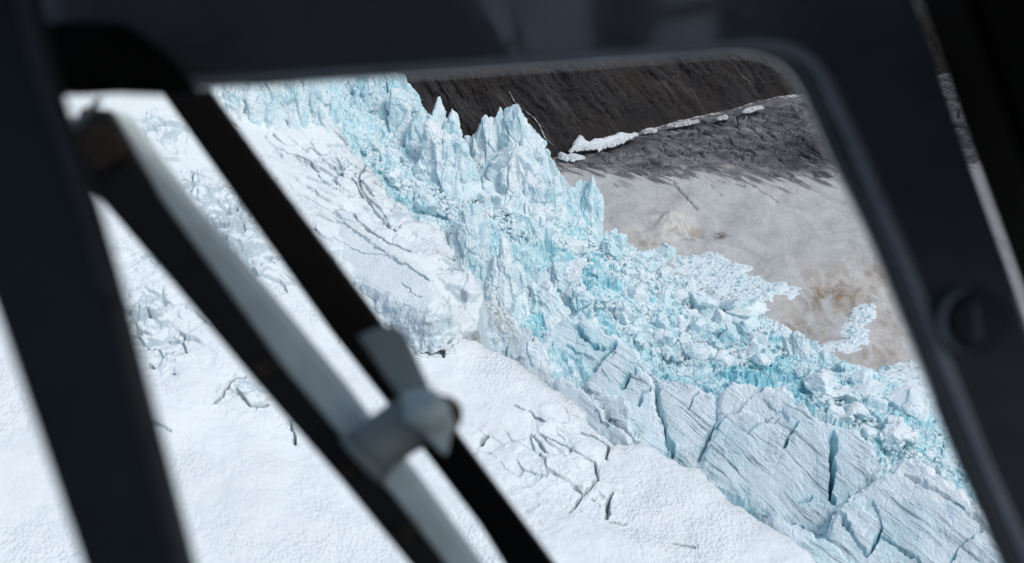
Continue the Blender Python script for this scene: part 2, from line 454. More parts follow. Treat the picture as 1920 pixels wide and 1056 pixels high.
X, Y = A.grid(-260, 1680, 60, 1200, 1.45)
Z = A(X, Y)
edge = A.at([p[0] for p in EDGE_A], [p[1] for p in EDGE_A])
EDGE_XY = [tuple(p[:2]) for p in edge]
wx = X + 2.2 * fbm(X / 14, Y / 14, 3, 4); wy = Y + 2.2 * fbm(X / 14, Y / 14, 4, 4)
dd, ss = seg_dist(wx, wy, EDGE_XY)
SNOW_SIDE = EDGE_XY + [(300, -100), (-700, -100), (-900, 700)]
sA = dd * np.where(inside(wx, wy, SNOW_SIDE), 1, -1)          # + on the snow side
rough = np.zeros(X.shape)
for (u, v, ru, rv, a) in ROUGH_A:
    c = A.at(u, v); cu = A.at(u + ru, v); cv = A.at(u, v - rv)
    e1, e2 = cu[:2] - c[:2], cv[:2] - c[:2]
    det = e1[0] * e2[1] - e1[1] * e2[0]
    p = ((X - c[0]) * e2[1] - (Y - c[1]) * e2[0]) / det; q = (e1[0] * (Y - c[1]) - e1[1] * (X - c[0])) / det
    rough = np.maximum(rough, a * np.exp(-(p * p + q * q) * 1.1))
rough = np.clip(rough + 0.35 * rough * fbm(X / 25, Y / 25, 8, 3), 0, 1)
wxa = X + 2.0 * fbm(X / 9, Y / 9, 31, 3); wya = Y + 2.0 * fbm(X / 9, Y / 9, 32, 3)
f1, e1_, c1 = facets((wxa * 0.8 + wya * 0.6) / 20, (-wxa * 0.6 + wya * 0.8) / 11, 11, 0.9)
f2, e2_, c2 = facets((wxa * 0.8 + wya * 0.6) / 7, (-wxa * 0.6 + wya * 0.8) / 4.5, 12, 0.9)
rel = np.clip(rough, 0, 1)
Z += 2.0 * fbm(X / 60, Y / 60, 21, 3) + 0.8 * fbm(X / 16, Y / 16, 22, 4)
Z += rel * (6.5 * f1 + 2.2 * f2 + 1.2 * fbm(X / 4, Y / 4, 23, 3)) 
Z -= rel * (2.2 * sstep(0.10, 0.0, e1_) + 0.9 * sstep(0.12, 0.0, e2_))
def ledges(pa, pb, spots_, amp, la, lc, seed):
    a, b = A.at(*pa), A.at(*pb); t = (b - a)[:2]; t = t / np.linalg.norm(t)
    xx, yy = X + 1.5 * fbm(X / 10, Y / 10, seed + 3, 3), Y + 1.5 * fbm(X / 10, Y / 10, seed + 4, 3)
    al, ac = xx * t[0] + yy * t[1], -xx * t[1] + yy * t[0]
    m = 0
    for (u, v, ru, rv, k) in spots_: m = np.maximum(m, k * spot(A, X, Y, u, v, ru, rv))
    m = np.clip(m * (1 + 0.5 * fbm(X / 22, Y / 22, seed + 5, 2)), 0, 1)
    f, e, c = facets(al / la, ac / lc, seed, 0.35, 0.10)
    g = sstep(0.05, 0.0, e) * sstep(0.0, 0.35, perlin(X / 16, Y / 16, seed + 6) + 0.1)
    return m * (amp * f - 0.8 * amp * g), m * g
for args in (((597, 406), (801, 522), [(640, 380, 110, 130, 1.0), (760, 470, 70, 60, 0.7), (560, 290, 80, 70, 0.8), (680, 330, 60, 60, 0.8)], 3.8, 22, 7, 401), ((990, 773), (1075, 850), [(1040, 860, 110, 90, 0.8), (930, 840, 80, 60, 0.6), (1000, 930, 90, 40, 0.6)], 2.5, 18, 8, 411),
             ((597, 406), (801, 522), [(440, 440, 120, 100, 1.0), (300, 610, 80, 70, 0.9), (780, 630, 110, 45, 1.0), (860, 520, 40, 60, 0.8), (640, 330, 60, 60, 0.6), (330, 330, 70, 60, 0.7)], 5.0, 15, 9, 421)):
    dz, gg = ledges(*args); Z += dz
    rel = np.maximum(rel, 0.0); gritL = gg if args[-1] == 401 else np.maximum(gritL, gg)
Z, gritA = carve(X, Y, Z, CRACKS_A, A, 300)
Z += sstep(2, -6, sA) * (4.0 * f2 + 2.0 * facets(wxa / 3, wya / 3, 14, 1.0)[0])
Z -= 34 * np.clip(-sA / 11, 0, 1) ** 0.85 + 1.2 * sstep(6, 0, sA) ** 2
nzA = slope(X, Y, Z)
blueA = np.clip(0.6 * gritL + 0.55 * sstep(0.9, 0.6, nzA) * np.clip(rel * 2, 0, 1) + 0.5 * spot(A, X, Y, 430, 460, 110, 70) * sstep(0.95, 0.7, nzA) + 0.5 * sstep(0.82, 0.45, nzA) + 0.35 * rel * (c2 - 0.35) + 0.5 * sstep(0, -5, sA), 0, 1)
dirtA = np.clip(0.6 * gritA + 0.28 * gritL + 0.35 * sstep(10, 0, sA) * (0.5 + fbm(X / 20, Y / 20, 27, 3)) + 0.35 * rel * sstep(0.85, 0.5, nzA), 0, 1)
cups = np.clip(1 - 1.3 * rel, 0.1, 1) * np.clip(0.7 + 1.3 * fbm(X / 40, Y / 40, 28, 3), 0.4, 1.4) * sstep(0.6, 0.85, nzA)
me = grid_mesh('snow_slope', X, Y, Z, sA > -11, dict(blue=blueA, dirt=dirtA, cups=cups), True)
tag(link('snow_slope', me, M['snow']), 'white sun-cupped snow slope with cracks and slabs', kind='structure')
del X, Y, Z

# ------------------------------------------------------------------ icefall
B = Surf([(500, 140, 205), (600, 180, 217), (700, 250, 240), (760, 180, 246), (820, 300, 258), (870, 260, 267), (960, 330, 276), (1040, 340, 288), (1130, 430, 312),
          (1200, 460, 347), (1250, 490, 388), (760, 400, 249), (850, 430, 257), (1000, 450, 275), (1100, 520, 292), (1200, 560, 315), (880, 480, 262), (1000, 600, 276),
          (1100, 650, 285), (1300, 600, 335), (1440, 585, 400), (1530, 635, 402), (1620, 685, 400), (1450, 650, 342), (1500, 700, 312), (1300, 700, 302), (1400, 740, 298), (1600, 800, 312),
          (1720, 690, 386), (1700, 790, 325), (1800, 860, 325), (1880, 820, 352), (1850, 950, 318), (1500, 1000, 310), (1800, 1056, 318), (1300, 900, 296), (1150, 850, 288),
          (1000, 750, 278), (950, 680, 272), (1900, 1150, 315), (1600, 1150, 305), (2000, 900, 340), (2100, 1056, 330), (1900, 700, 395), (640, 120, 224)])
SKY_B = [(420, 70), (640, 90), (765, 160), (785, 235), (868, 275), (1000, 320), (1045, 365), (1110, 428), (1165, 462), (1240, 505), (1300, 545), (1350, 565), (1440, 604), (1530, 648), (1640, 698), (1690, 676), (1760, 672), (1900, 664), (2200, 640)]
X, Y = B.grid(380, 2150, 60, 1180, 1.6, 0.85)
Z = B(X, Y)
sk = B.at([p[0] for p in SKY_B], [p[1] for p in SKY_B])
xs_, ys_ = X + 5 * fbm(X / 18, Y / 18, 41, 3), Y + 5 * fbm(X / 18, Y / 18, 42, 3)
dd, ss = seg_dist(xs_, ys_, [tuple(p[:2]) for p in sk])
sB = dd * np.where(inside(xs_, ys_, [tuple(p[:2]) for p in sk] + [(900, -100), (-900, -100)]), 1, -1)
dd, ss = seg_dist(X, Y, EDGE_XY)
dA_B = dd * np.where(inside(X, Y, SNOW_SIDE), 1, -1)
w1 = 3.0 * fbm(X / 12, Y / 12, 51, 3); w2 = 3.0 * fbm(X / 12, Y / 12, 52, 3)
xa, ya = X + w1, Y + w2
fA, eA, cA = facets((xa * 0.85 + ya * 0.5) / 22, (-xa * 0.5 + ya * 0.85) / 15, 61, 0.8, 0.4)
fB, eB, cB = facets((xa * 0.9 - ya * 0.4) / 8.5, (xa * 0.4 + ya * 0.9) / 6.0, 62, 1.1, 0.35)
fC, eC, cC = facets(xa / 3.4, ya / 3.0, 63, 1.2)
fD, eD, cD = facets((X + 0.4 * w2) / 1.5, (Y + 0.4 * w1) / 1.4, 64, 1.2)
big = np.clip(0.55 + 0.9 * fbm(X / 70, Y / 70, 65, 3), 0.15, 1.2)
pwd = sstep(0.0, 0.5, fbm(X / 32, Y / 40, 69, 3))
Z += 5.0 * fbm(X / 55, Y / 55, 66, 3) + big * 8.5 * fA + 3.6 * fB * (1 - 0.5 * pwd) + (1.9 * fC + 0.9 * fD) * (1 - 0.75 * pwd) + 0.35 * fbm(X / 1.6, Y / 1.6, 68, 3)
Z -= 3.0 * sstep(0.05, 0, eA) * big + 1.9 * sstep(0.07, 0, eB) + 0.9 * sstep(0.10, 0, eC)
smoothz = np.clip(1.5 * np.exp(-(((X - B.at(1790, 745)[0]) / 42) ** 2 + ((Y - B.at(1790, 745)[1]) / 120) ** 2)), 0, 1)
Z = Z * (1 - 0.85 * smoothz) + 0.85 * smoothz * (B(X, Y) + 2.2 * fbm(X / 14, Y / 14, 67, 5) + 0.2 * fD)
Z -= 1.25 * np.clip(-sB, 0, 130)
nzB = slope(X, Y, Z)
XB, YB = X, Y
q3 = np.stack([X, Y, Z], -1)
jit = [noise3(q3 / 3.2, 73 + i) * 0.9 + noise3(q3 / 1.1, 78 + i) * 0.4 for i in range(3)]
blueB = 0.20 + 0.28 * (cB - 0.5) + 0.3 * (cC - 0.5) + 0.25 * sstep(0.75, 0.35, nzB) + 0.25 * fbm(X / 40, Y / 40, 71, 3)
for (u, v, ru, rv, a) in [(1400, 670, 90, 35, 0.75), (1490, 730, 40, 30, 0.6), (1090, 470, 40, 50, 0.4), (1150, 430, 60, 30, 0.35), (1100, 570, 90, 40, 0.35), (760, 330, 80, 60, 0.2), (1290, 540, 50, 20, 0.3), (1740, 790, 60, 40, 0.35), (1830, 860, 30, 40, 0.5), (690, 210, 60, 50, 0.0), (1640, 720, 60, 25, 0.4), (1000, 380, 120, 60, 0.15)]:
    blueB = blueB + a * spot(B, X, Y, u, v, ru, rv)
dirt_gapshadeB = 0.45 * sstep(0.09, 0.0, eB) * sstep(0.3, 0.7, cA) + 0.25 * np.clip(fbm(X / 30, Y / 30, 72, 3), 0, 1)  # first term paints shade into gaps between blocks, second is dirt
for (u, v, ru, rv, a) in [(945, 500, 40, 60, 0.7), (1380, 620, 60, 30, 0.3), (1020, 370, 60, 40, 0.35), (880, 560, 40, 40, 0.4)]:
    dirt_gapshadeB = dirt_gapshadeB + a * spot(B, X, Y, u, v, ru, rv)
me = grid_mesh('icefall', X + jit[0], Y + jit[1], Z + 0.5 * jit[2], (sB > -125) & (dA_B < 45), dict(blue=np.clip(blueB, 0, 1.1), dirt=np.clip(dirt_gapshadeB, 0, 1)), False)
tag(link('icefall', me, M['ice']), 'steep slope of broken pale blue ice', kind='structure')
ZB_pts = None
del X, Y, Z, fA, fB, fC, fD, XB, YB, q3, jit

# ------------------------------------------------------------------ big ice slabs (banded blocks at the snow edge)
class Flat:
    """a tilted plane through a sight-line point, facing the direction az (0 = towards the viewer), dipping at sigma"""
    def __init__(self, u, v, h, sigma, az):
        self.p = pt_h(u, v, h); s, a = R(sigma), R(az)
        self.n = np.array([math.sin(s) * math.sin(a), -math.sin(s) * math.cos(a), math.cos(s)])
    def at(self, u, v):
        d = ray(u, v); o = np.array([0, 0, CAM_Z])
        t = ((self.p - o) @ self.n) / (d @ self.n)
        return o + d * t[..., None]
    def z(self, x, y):
        return self.p[2] - ((x - self.p[0]) * self.n[0] + (y - self.p[1]) * self.n[1]) / self.n[2]

def ice_slab(name, label, cat, poly, anchor, bands, cracks=(), step=0.34, blue=0.15, dirt=0.1, groove=1.0, bulge=1.0, mat='band', cap=None, seed=1, drop=26, edge=1.5, jag=1.3, group=None, wall_blue=0.1):
    F = Flat(*anchor)
    W = F.at([p[0] for p in poly], [p[1] for p in poly])
    x0, x1 = W[:, 0].min() - 10, W[:, 0].max() + 10; y0, y1 = W[:, 1].min() - 10, W[:, 1].max() + 10
    X, Y = np.meshgrid(np.arange(x0, x1, step), np.arange(y1, y0, -step))
    Z = F.z(X, Y)
    jx = jag * fbm(X / 5, Y / 5, seed, 4); jy = jag * fbm(X / 5, Y / 5, seed + 7, 4)
    sd = sdist(X + jx, Y + jy, [tuple(p[:2]) for p in W])
    a, b = F.at([bands[0][0], bands[1][0]], [bands[0][1], bands[1][1]])
    t = (b - a)[:2]; t = t / np.linalg.norm(t); q = np.array([-t[1], t[0]])
    along = X * t[0] + Y * t[1]; across = X * q[0] + Y * q[1]
    wob = 1.1 * fbm(along / 26, across / 14, seed + 11, 3)
    l1 = fbm((along) / 30, (across + wob) / 1.5, seed + 13, 3, 0.6)
    l2 = perlin(along / 14, (across + wob) / 0.8, seed + 14)
    gr = sstep(0.10, 0.0, np.abs(l1)) * sstep(-0.25, 0.25, fbm(along / 12, across / 6, seed + 15, 2))
    g2 = sstep(0.12, 0.0, np.abs(l2)) * sstep(0.0, 0.35, fbm(along / 9, across / 5, seed + 16, 2))
    fa, ea, ca = facets((along + jx) / 17, (across + jy) / 8, seed + 17, 0.7)
    fb, eb, cb = facets((along + jx) / 6, (across + jy) / 2.6, seed + 18, 0.8)
    Z += bulge * (1.4 * fbm(X / 22, Y / 22, seed + 19, 3) + 0.9 * fa + 0.25 * fb - 0.25 * sstep(0.05, 0, ea)) - groove * (0.45 * gr + 0.2 * g2) + 0.10 * groove * l1 + 0.12 * fbm(X / 1.2, Y / 1.2, seed + 20, 2)
    band = np.clip(0.8 * gr + 0.55 * g2, 0, 1) * min(1, groove)
    deep = np.zeros(X.shape)
    for k, (line, w, dep) in enumerate(cracks):
        c = F.at([p[0] for p in line], [p[1] for p in line])
        d, s = seg_dist(X + 0.8 * jx, Y + 0.8 * jy, [tuple(p[:2]) for p in c])
        ww = 0.75 * w * (0.5 + np.clip(0.5 + fbm(X / 7, Y / 7, seed + 30 + k, 2), 0, 1))
        Z -= 1.6 * dep * sstep(1.0, 0.3, d / ww); deep = np.maximum(deep, sstep(1.6, 0.6, d / ww) * min(1, dep / 4))
    # rounded rim, then the broken side walls going down into the ice
    Z -= edge * sstep(3.0, 0, sd) ** 2 + drop * np.clip(-sd / 6.5, 0, 1) ** 0.85
    nz = slope(X, Y, Z)
    bl = blue + 0.25 * (ca - 0.5) + 0.55 * deep + 0.2 * sstep(0, -2, sd)
    dr = dirt * (0.6 + fbm(X / 15, Y / 15, seed + 40, 3))
    cp = np.zeros(X.shape)
    if cap:
        for (u, v, ru, rv, aa) in cap:
            cp = np.maximum(cp, aa * sstep(0.25, 0.45, spot(F, X, Y, u, v, ru, rv) + 0.08 * fbm(X / 5, Y / 5, seed + 41, 4)))
    q3 = np.stack([X, Y, Z], -1); wl = sstep(1.5, -0.5, sd)
    bl = bl + wall_blue * sstep(0.3, -1.0, sd) * (0.7 + 0.5 * noise3(q3 * np.array([0.1, 0.1, 0.9]), seed + 60))
    dr = dr + 0.5 * wall_blue * sstep(0.3, -1.0, sd) * np.clip(noise3(q3 * np.array([0.06, 0.06, 0.8]), seed + 61), 0, 1)
    X = X + wl * (0.8 * noise3(q3 / 2.2, seed + 62) + 0.4 * noise3(q3 / 0.8, seed + 63)); Y = Y + wl * (0.8 * noise3(q3 / 2.2, seed + 64) + 0.4 * noise3(q3 / 0.8, seed + 65))
    me = grid_mesh(name, X, Y, Z, sd > -6.8, dict(blue=np.clip(bl, 0, 1.1), dirt=np.clip(dr, 0, 1), band=band * (1 - cp), cap=cp, along=along, across=across + wob, grv=np.full(X.shape, min(1.0, groove)), cups=0.35 * sstep(0.5, 2, sd)), False)
    o = link(name, me, M[mat]); return tag(o, label, cat, group)

SG = 'banded ice blocks along the snow edge'
ice_slab('ice_block', 'grey pointed ice block beside the dark hollow at the snow edge', 'ice block',
         [(893, 615), (918, 590), (945, 573), (975, 602), (1025, 642), (1032, 705), (985, 700), (930, 655)], (960, 650, 266, 52, -20), [(940, 590), (1000, 690)],
         [([(950, 585), (955, 620), (950, 665)], 0.8, 2.5), ([(995, 610), (1000, 650)], 0.7, 2)], blue=0.05, dirt=0.3, groove=0.5, seed=101, group=SG)
ice_slab('ice_block', 'brownish wrinkled ice block behind the sun-cupped snow crest', 'ice block',
         [(955, 655), (985, 635), (1020, 650), (1030, 690), (1028, 712), (990, 702)], (1000, 690, 264, 50, -15), [(960, 650), (1020, 680)],
         [([(985, 640), (1000, 690)], 0.6, 1.5)], blue=0.0, dirt=0.75, groove=0.8, seed=111, bulge=1.4, group=SG)
ice_slab('ice_block', 'pale blue cracked ice block with slanting dark slits below the rubble', 'ice block',
         [(1022, 608), (1060, 592), (1105, 598), (1150, 622), (1192, 650), (1228, 688), (1190, 722), (1150, 735), (1105, 722), (1035, 718), (1018, 660)], (1100, 690, 279, 42, -18), [(1040, 630), (1150, 700)],
         [([(1098, 712), (1115, 690), (1139, 667), (1152, 644)], 1.3, 4.5), ([(1036, 640), (1030, 655)], 1.0, 3), ([(1040, 700), (1036, 680), (1042, 668)], 1.0, 4), ([(1065, 650), (1090, 668), (1110, 675)], 0.6, 2), ([(1085, 700), (1086, 675)], 0.5, 2), ([(1080, 610), (1100, 640), (1120, 655)], 0.8, 2.5), ([(1128, 656), (1146, 646)], 0.8, 3)],
         blue=0.30, groove=0.8, seed=121, group=SG)
ice_slab('ice_block', 'striated ice block with one short dark slot in its face', 'ice block',
         [(1098, 716), (1150, 648), (1172, 655), (1197, 676), (1217, 700), (1228, 740), (1242, 800), (1258, 852), (1200, 850), (1110, 810), (1100, 765)], (1180, 780, 282, 46, -20), [(1130, 690), (1210, 740)],
         [([(1168, 722), (1180, 703)], 1.1, 5), ([(1198, 760), (1205, 735), (1218, 728)], 0.8, 3), ([(1130, 700), (1140, 715)], 0.5, 1.5), ([(1190, 692), (1193, 700)], 0.7, 2)], blue=0.22, groove=1.0, seed=131, group=SG)
ice_slab('ice_block', 'rounded boulder-like ice block in wavy grey layers, between fin and slotted block', 'ice block',
         [(1105, 735), (1125, 722), (1155, 722), (1178, 742), (1192, 800), (1212, 830), (1180, 828), (1145, 800), (1112, 770)], (1150, 780, 272, 54, -25), [(1115, 745), (1180, 770)],
         [([(1192, 760), (1188, 800)], 0.7, 2)], blue=0.08, groove=1.6, bulge=1.5, edge=3.5, seed=141, group=SG)
ice_slab('ice_fin', 'long curved grey ice fin rising along the snow crest', 'ice fin',
         [(1008, 708), (1050, 702), (1085, 712), (1112, 740), (1132, 772), (1165, 795), (1205, 838), (1160, 845), (1110, 808), (1060, 765)], (1100, 775, 262.5, 50, -35), [(1030, 715), (1160, 815)],
         [([(1110, 770), (1140, 800)], 0.5, 1.5)], blue=0.0, dirt=0.35, groove=0.35, bulge=0.8, edge=2.5, seed=151, drop=18)
ice_slab('ice_block', 'striated ice block with a rough dirty gully on its near side', 'ice block',
         [(1218, 692), (1242, 704), (1300, 714), (1345, 735), (1352, 790), (1325, 850), (1300, 880), (1255, 850), (1238, 780)], (1290, 800, 282, 42, -16), [(1240, 720), (1330, 775)],
         [([(1228, 722), (1234, 760), (1250, 820), (1262, 850)], 1.6, 5), ([(1287, 768), (1300, 745), (1310, 730)], 0.6, 2.5), ([(1310, 850), (1330, 815), (1345, 795)], 1.6, 3.5)],
         blue=0.18, dirt=0.35, groove=1.0, seed=161, group=SG)
ice_slab('ice_block', 'huge striated ice block split by one deep blue vertical crack', 'ice block',
         [(1350, 725), (1375, 710), (1425, 722), (1475, 714), (1492, 748), (1550, 790), (1600, 796), (1642, 828), (1650, 858), (1632, 890), (1568, 946), (1545, 1000), (1445, 965), (1355, 910), (1305, 880), (1340, 800)], (1450, 850, 283, 44, -28), [(1420, 740), (1540, 838)],
         [([(1560, 820), (1560, 850), (1557, 880), (1560, 935)], 2.0, 9), ([(1405, 812), (1430, 793), (1448, 780)], 0.7, 2.5), ([(1472, 838), (1482, 820), (1494, 800)], 1.3, 5), ([(1345, 795), (1375, 770), (1405, 748), (1425, 728)], 0.9, 3), ([(1440, 755), (1465, 770), (1478, 790)], 0.6, 2), ([(1500, 940), (1520, 925)], 0.6, 2), ([(1455, 790), (1470, 765)], 0.6, 2)],
         blue=0.16, groove=1.0, seed=171, cap=[(1385, 745, 42, 34, 1.0), (1460, 735, 26, 22, 0.7)], group=SG)
ice_slab('ice_block', 'largest banded ice block at the foot of the window, with a white snow ledge', 'ice block',
         [(1562, 955), (1600, 925), (1640, 895), (1668, 880), (1700, 848), (1735, 862), (1800, 912), (1860, 965), (1930, 1020), (2000, 1110), (1760, 1180), (1640, 1140), (1545, 1030)], (1700, 1000, 288, 40, -28), [(1620, 930), (1760, 1040)],
         [([(1635, 938), (1650, 965), (1655, 995), (1625, 1040)], 0.9, 4), ([(1570, 950), (1600, 1000), (1625, 1045)], 0.8, 3.5), ([(1655, 1005), (1690, 1030), (1730, 1056)], 0.6, 2.5), ([(1780, 1050), (1810, 1020), (1840, 990)], 0.7, 2), ([(1700, 890), (1740, 910), (1800, 955), (1860, 995), (1900, 1030)], 0.9, 3)],
         blue=0.16, groove=0.9, seed=181, cap=[(1720, 882, 40, 26, 1.0), (1785, 920, 60, 24, 1.0), (1850, 970, 50, 26, 1.0)], group=SG)
ice_slab('ice_block', 'low blue-grey ice block under the deep crack, running along the snow edge', 'ice block',
         [(1420, 950), (1480, 965), (1548, 1000), (1600, 1050), (1680, 1110), (1560, 1170), (1480, 1060)], (1530, 1030, 279, 42, -28), [(1450, 975), (1560, 1050)],
         [([(1440, 955), (1500, 980), (1540, 1000), (1600, 1030), (1680, 1050)], 1.0, 4)], blue=0.28, groove=0.9, seed=191, group=SG)
ice_slab('ice_block', 'dirt-speckled lump of ice overhanging the dark hollow at the snow edge', 'ice block',
         [(868, 572), (880, 556), (905, 552), (930, 566), (934, 588), (912, 600), (900, 612), (884, 606)], (900, 595, 250, 46, -30), [(870, 570), (930, 590)],
         [([(890, 560), (900, 590)], 0.6, 1.5)], blue=0.0, dirt=1.0, groove=0.5, bulge=1.6, edge=2.5, seed=221, drop=10, group=SG)
# the snow-covered tilted slab on the left side
ice_slab('snow_slab', 'broad tilted snow slab with a steep grey front face', 'snow slab',
         [(586, 402), (612, 396), (670, 418), (722, 450), (770, 485), (812, 520), (826, 556), (806, 578), (760, 566), (708, 545), (660, 515), (625, 470)], (700, 490, 224, 10, -40), [(600, 410), (800, 540)],
         [([(597, 406), (642, 417), (682, 442), (705, 462), (730, 479), (767, 502), (805, 525)], 0.9, 2.5), ([(625, 445), (648, 457), (670, 471), (687, 475), (727, 481)], 0.5, 1.2), ([(753, 530), (770, 545), (790, 556)], 0.5, 1.2)],
         blue=-0.3, dirt=0.05, groove=0.25, bulge=0.45, mat='snow', seed=201, drop=15, edge=0.6, step=0.22, wall_blue=1.15)

# ------------------------------------------------------------------ seracs
def ico(sub):
    bm = bmesh.new(); bmesh.ops.create_icosphere(bm, subdivisions=sub, radius=1.0)
    V = np.array([v.co[:] for v in bm.verts]); F = np.array([[v.index for v in f.verts] for f in bm.faces]); bm.free()
    return V, F
ICO5, ICO4, ICO3 = ico(6), ico(5), ico(4)

def polytope(dirs, rng, n_side, taper, top_tilt):
    r = np.full(len(dirs), 9.0)
    N = []
    a0 = rng.random() * 6.28
    for i in range(n_side):
        a = a0 + 6.283 * (i + 0.35 * (rng.random() - 0.5)) / n_side
        N.append((math.cos(a), math.sin(a), taper * (0.6 + 0.8 * rng.random()), 0.72 + 0.3 * rng.random()))
    for i in range(3):
        a = rng.random() * 6.28; k = top_tilt * (0.4 + rng.random())
        N.append((k * math.cos(a), k * math.sin(a), 1.0, 0.85 + 0.2 * rng.random()))
    N.append((0, 0, -1, 1.0))
    for (x, y, z, d) in N:
        n = np.array([x, y, z], float); n /= np.linalg.norm(n)
        c = dirs @ n
        r = np.minimum(r, np.where(c > 1e-3, d / np.maximum(c, 1e-3), 9.0))
    return dirs * np.minimum(r, 1.7)[:, None]

def break_up(W, q, s, seed, ext, mid, levels):
    """broken along planes: cells of ice, each pushed in or out and tilted -> displacement, cell value"""
    nr = np.random.default_rng(seed); cell = 0; disp = 0
    ww = W + 0.04 * s * np.stack([noise3(q / (0.25 * s), seed + i) for i in (20, 21, 22)], -1)
    a0 = levels[0][2]; c0 = levels[0][0]
    for cnt, st, am in levels:
        c = nr.uniform(-1, 1, (cnt, 3)) * ext + mid
        sq = np.array([1, 1, st])
        best = np.full(len(W), 1e9); sec = best.copy(); bi = np.zeros(len(W), int)
        for m in range(cnt):
            d = (((ww - c[m]) * sq) ** 2).sum(-1)
            u = d < best
            sec = np.where(u, best, np.minimum(sec, d)); best = np.where(u, d, best); bi[u] = m
        hh = nr.uniform(-1, 1, cnt); tl = nr.normal(size=(cnt, 3)) * np.array([1, 1, 0.6])
        ed = np.sqrt(sec) - np.sqrt(best); wdt = 0.05 * s * (am / a0) ** 0.5
        lv = hh[bi] + 1.2 * ((ww - c[bi]) * tl[bi]).sum(-1) / (s * (c0 / cnt) ** 0.4)
        disp = disp + am * s * (np.clip(lv, -1.6, 1.6) * (0.6 + 0.4 * sstep(0, wdt, ed)) - 0.4 * sstep(wdt * 0.5, 0, ed))
        cell = cell + hh[bi] * (am / a0) ** 0.5
    return disp, cell * 0.5

def serac(name, label, cat, spires, seed, blue=0.2, dirt=0.15, mat='serac', group=None):
    rng = random.Random(seed); Vs, Fs, Bs, Ds = [], [], [], []
    off = 0
    for k, (ub, vb, h, ut, vt, w, dep, tp) in enumerate(spires):
        D0, F0 = ICO5 if w > 30 else ICO4
        P0 = pt_h(ub, vb, h); depth = P0 @ np.array([0, CP, -SP]) + CAM_Z * SP
        P1 = pt_d(ut, vt, depth); wid = w * depth / FPX
        axis = P1 - P0; H = np.linalg.norm(axis); axis /= H
        P0 = P0 - axis * (0.25 * H + 3); H = 1.25 * H + 3
        L = polytope(D0, rng, rng.randint(6, 8), tp, 0.9)
        p = L.copy(); p[:, 2] = np.clip((p[:, 2] + 1) / 2, 0, 1.1)
        W = np.stack([p[:, 0] * wid / 2, p[:, 1] * wid / 2 * dep, p[:, 2] * H], -1)
        s = np.maximum(wid, 4)
        q = W + seed * 13.7 + k * 31.1
        bend = np.stack([noise3(q / (0.8 * s), seed), noise3(q / (0.8 * s), seed + 1), noise3(q / (0.8 * s), seed + 2)], -1)
        W = W + bend * 0.05 * s
        disp, cell = break_up(W, q, s, seed * 100 + k, np.array([wid * 0.6, wid * 0.6 * dep, H * 0.5]), np.array([0, 0, H * 0.5]), ((18, 0.42, 0.12), (100, 0.6, 0.055), (600, 0.8, 0.024)))
        rad = W * np.array([1, 1, 0.15]); rad /= np.linalg.norm(rad, axis=1)[:, None] + 1e-6
        disp = disp + 0.012 * s * noise3(q / (0.05 * s), seed + 5)
        W = W + rad * disp[:, None]
        ex = np.array([1.0, 0, 0]); ey = np.cross(axis, ex); ey /= np.linalg.norm(ey); ex = np.cross(ey, axis)
        V = P0 + W[:, :1] * ex + W[:, 1:2] * ey + W[:, 2:] * axis
        Vs.append(V); Fs.append(F0 + off); off += len(V)
        Bs.append(blue + 0.28 * cell + 0.25 * noise3(q / (0.5 * s), seed + 8)); Ds.append(dirt * (0.7 + noise3(q / (0.4 * s), seed + 9)))
    me = np_mesh(name, np.concatenate(Vs), np.concatenate(Fs), dict(blue=np.clip(np.concatenate(Bs), 0, 1.1), dirt=np.clip(np.concatenate(Ds), 0, 1)), False)
    return tag(link(name, me, M[mat]), label, cat, group)

GS = 'seracs along the crest of the icefall'
serac('serac', 'tallest cluster of pointed seracs on the icefall crest, against the dark cliff', 'serac',
      [(985, 360, 277, 965, 203, 66, 1.0, 0.2), (1000, 370, 280, 988, 228, 70, 1.0, 0.45), (1020, 385, 284, 1014, 288, 52, 1.0, 0.45), (940, 345, 275, 937, 209, 52, 1.0, 0.5), (912, 340, 272, 909, 238, 60, 1.0, 0.55),
       (886, 325, 270, 884, 266, 52, 1.0, 0.5), (962, 405, 275, 958, 290, 110, 0.8, 0.35), (1000, 425, 278, 1000, 318, 80, 0.8, 0.35), (925, 375, 272, 925, 300, 84, 0.8, 0.5), (1036, 400, 285, 1036, 340, 36, 1.0, 0.4)], 11, 0.2, 0.3, group=GS)
serac('serac', 'forked serac with a thin spike, left of the tallest cluster', 'serac',
      [(826, 310, 258, 820, 196, 52, 1.0, 0.8), (848, 315, 257, 850, 212, 42, 1.0, 0.55), (808, 310, 256, 800, 212, 54, 1.0, 0.5), (835, 345, 256, 824, 238, 84, 0.8, 0.45), (858, 350, 256, 852, 270, 60, 0.8, 0.35), (785, 300, 252, 780, 218, 44, 0.9, 0.4)], 12, 0.3, 0.15, group=GS)
serac('serac', 'square-topped pale serac below the blue slab near the window header', 'serac',
      [(748, 260, 247, 744, 182, 62, 1.0, 0.08), (725, 250, 246, 722, 188, 40, 1.0, 0.15)], 13, 0.12, 0.25, group=GS)
serac('serac', 'smooth blue ice slab beside the cliff, just under the window header', 'serac',
      [(738, 190, 240, 725, 128, 80, 0.8, 0.15), (690, 185, 232, 690, 128, 60, 0.8, 0.2)], 14, 0.45, 0.2, group=GS)
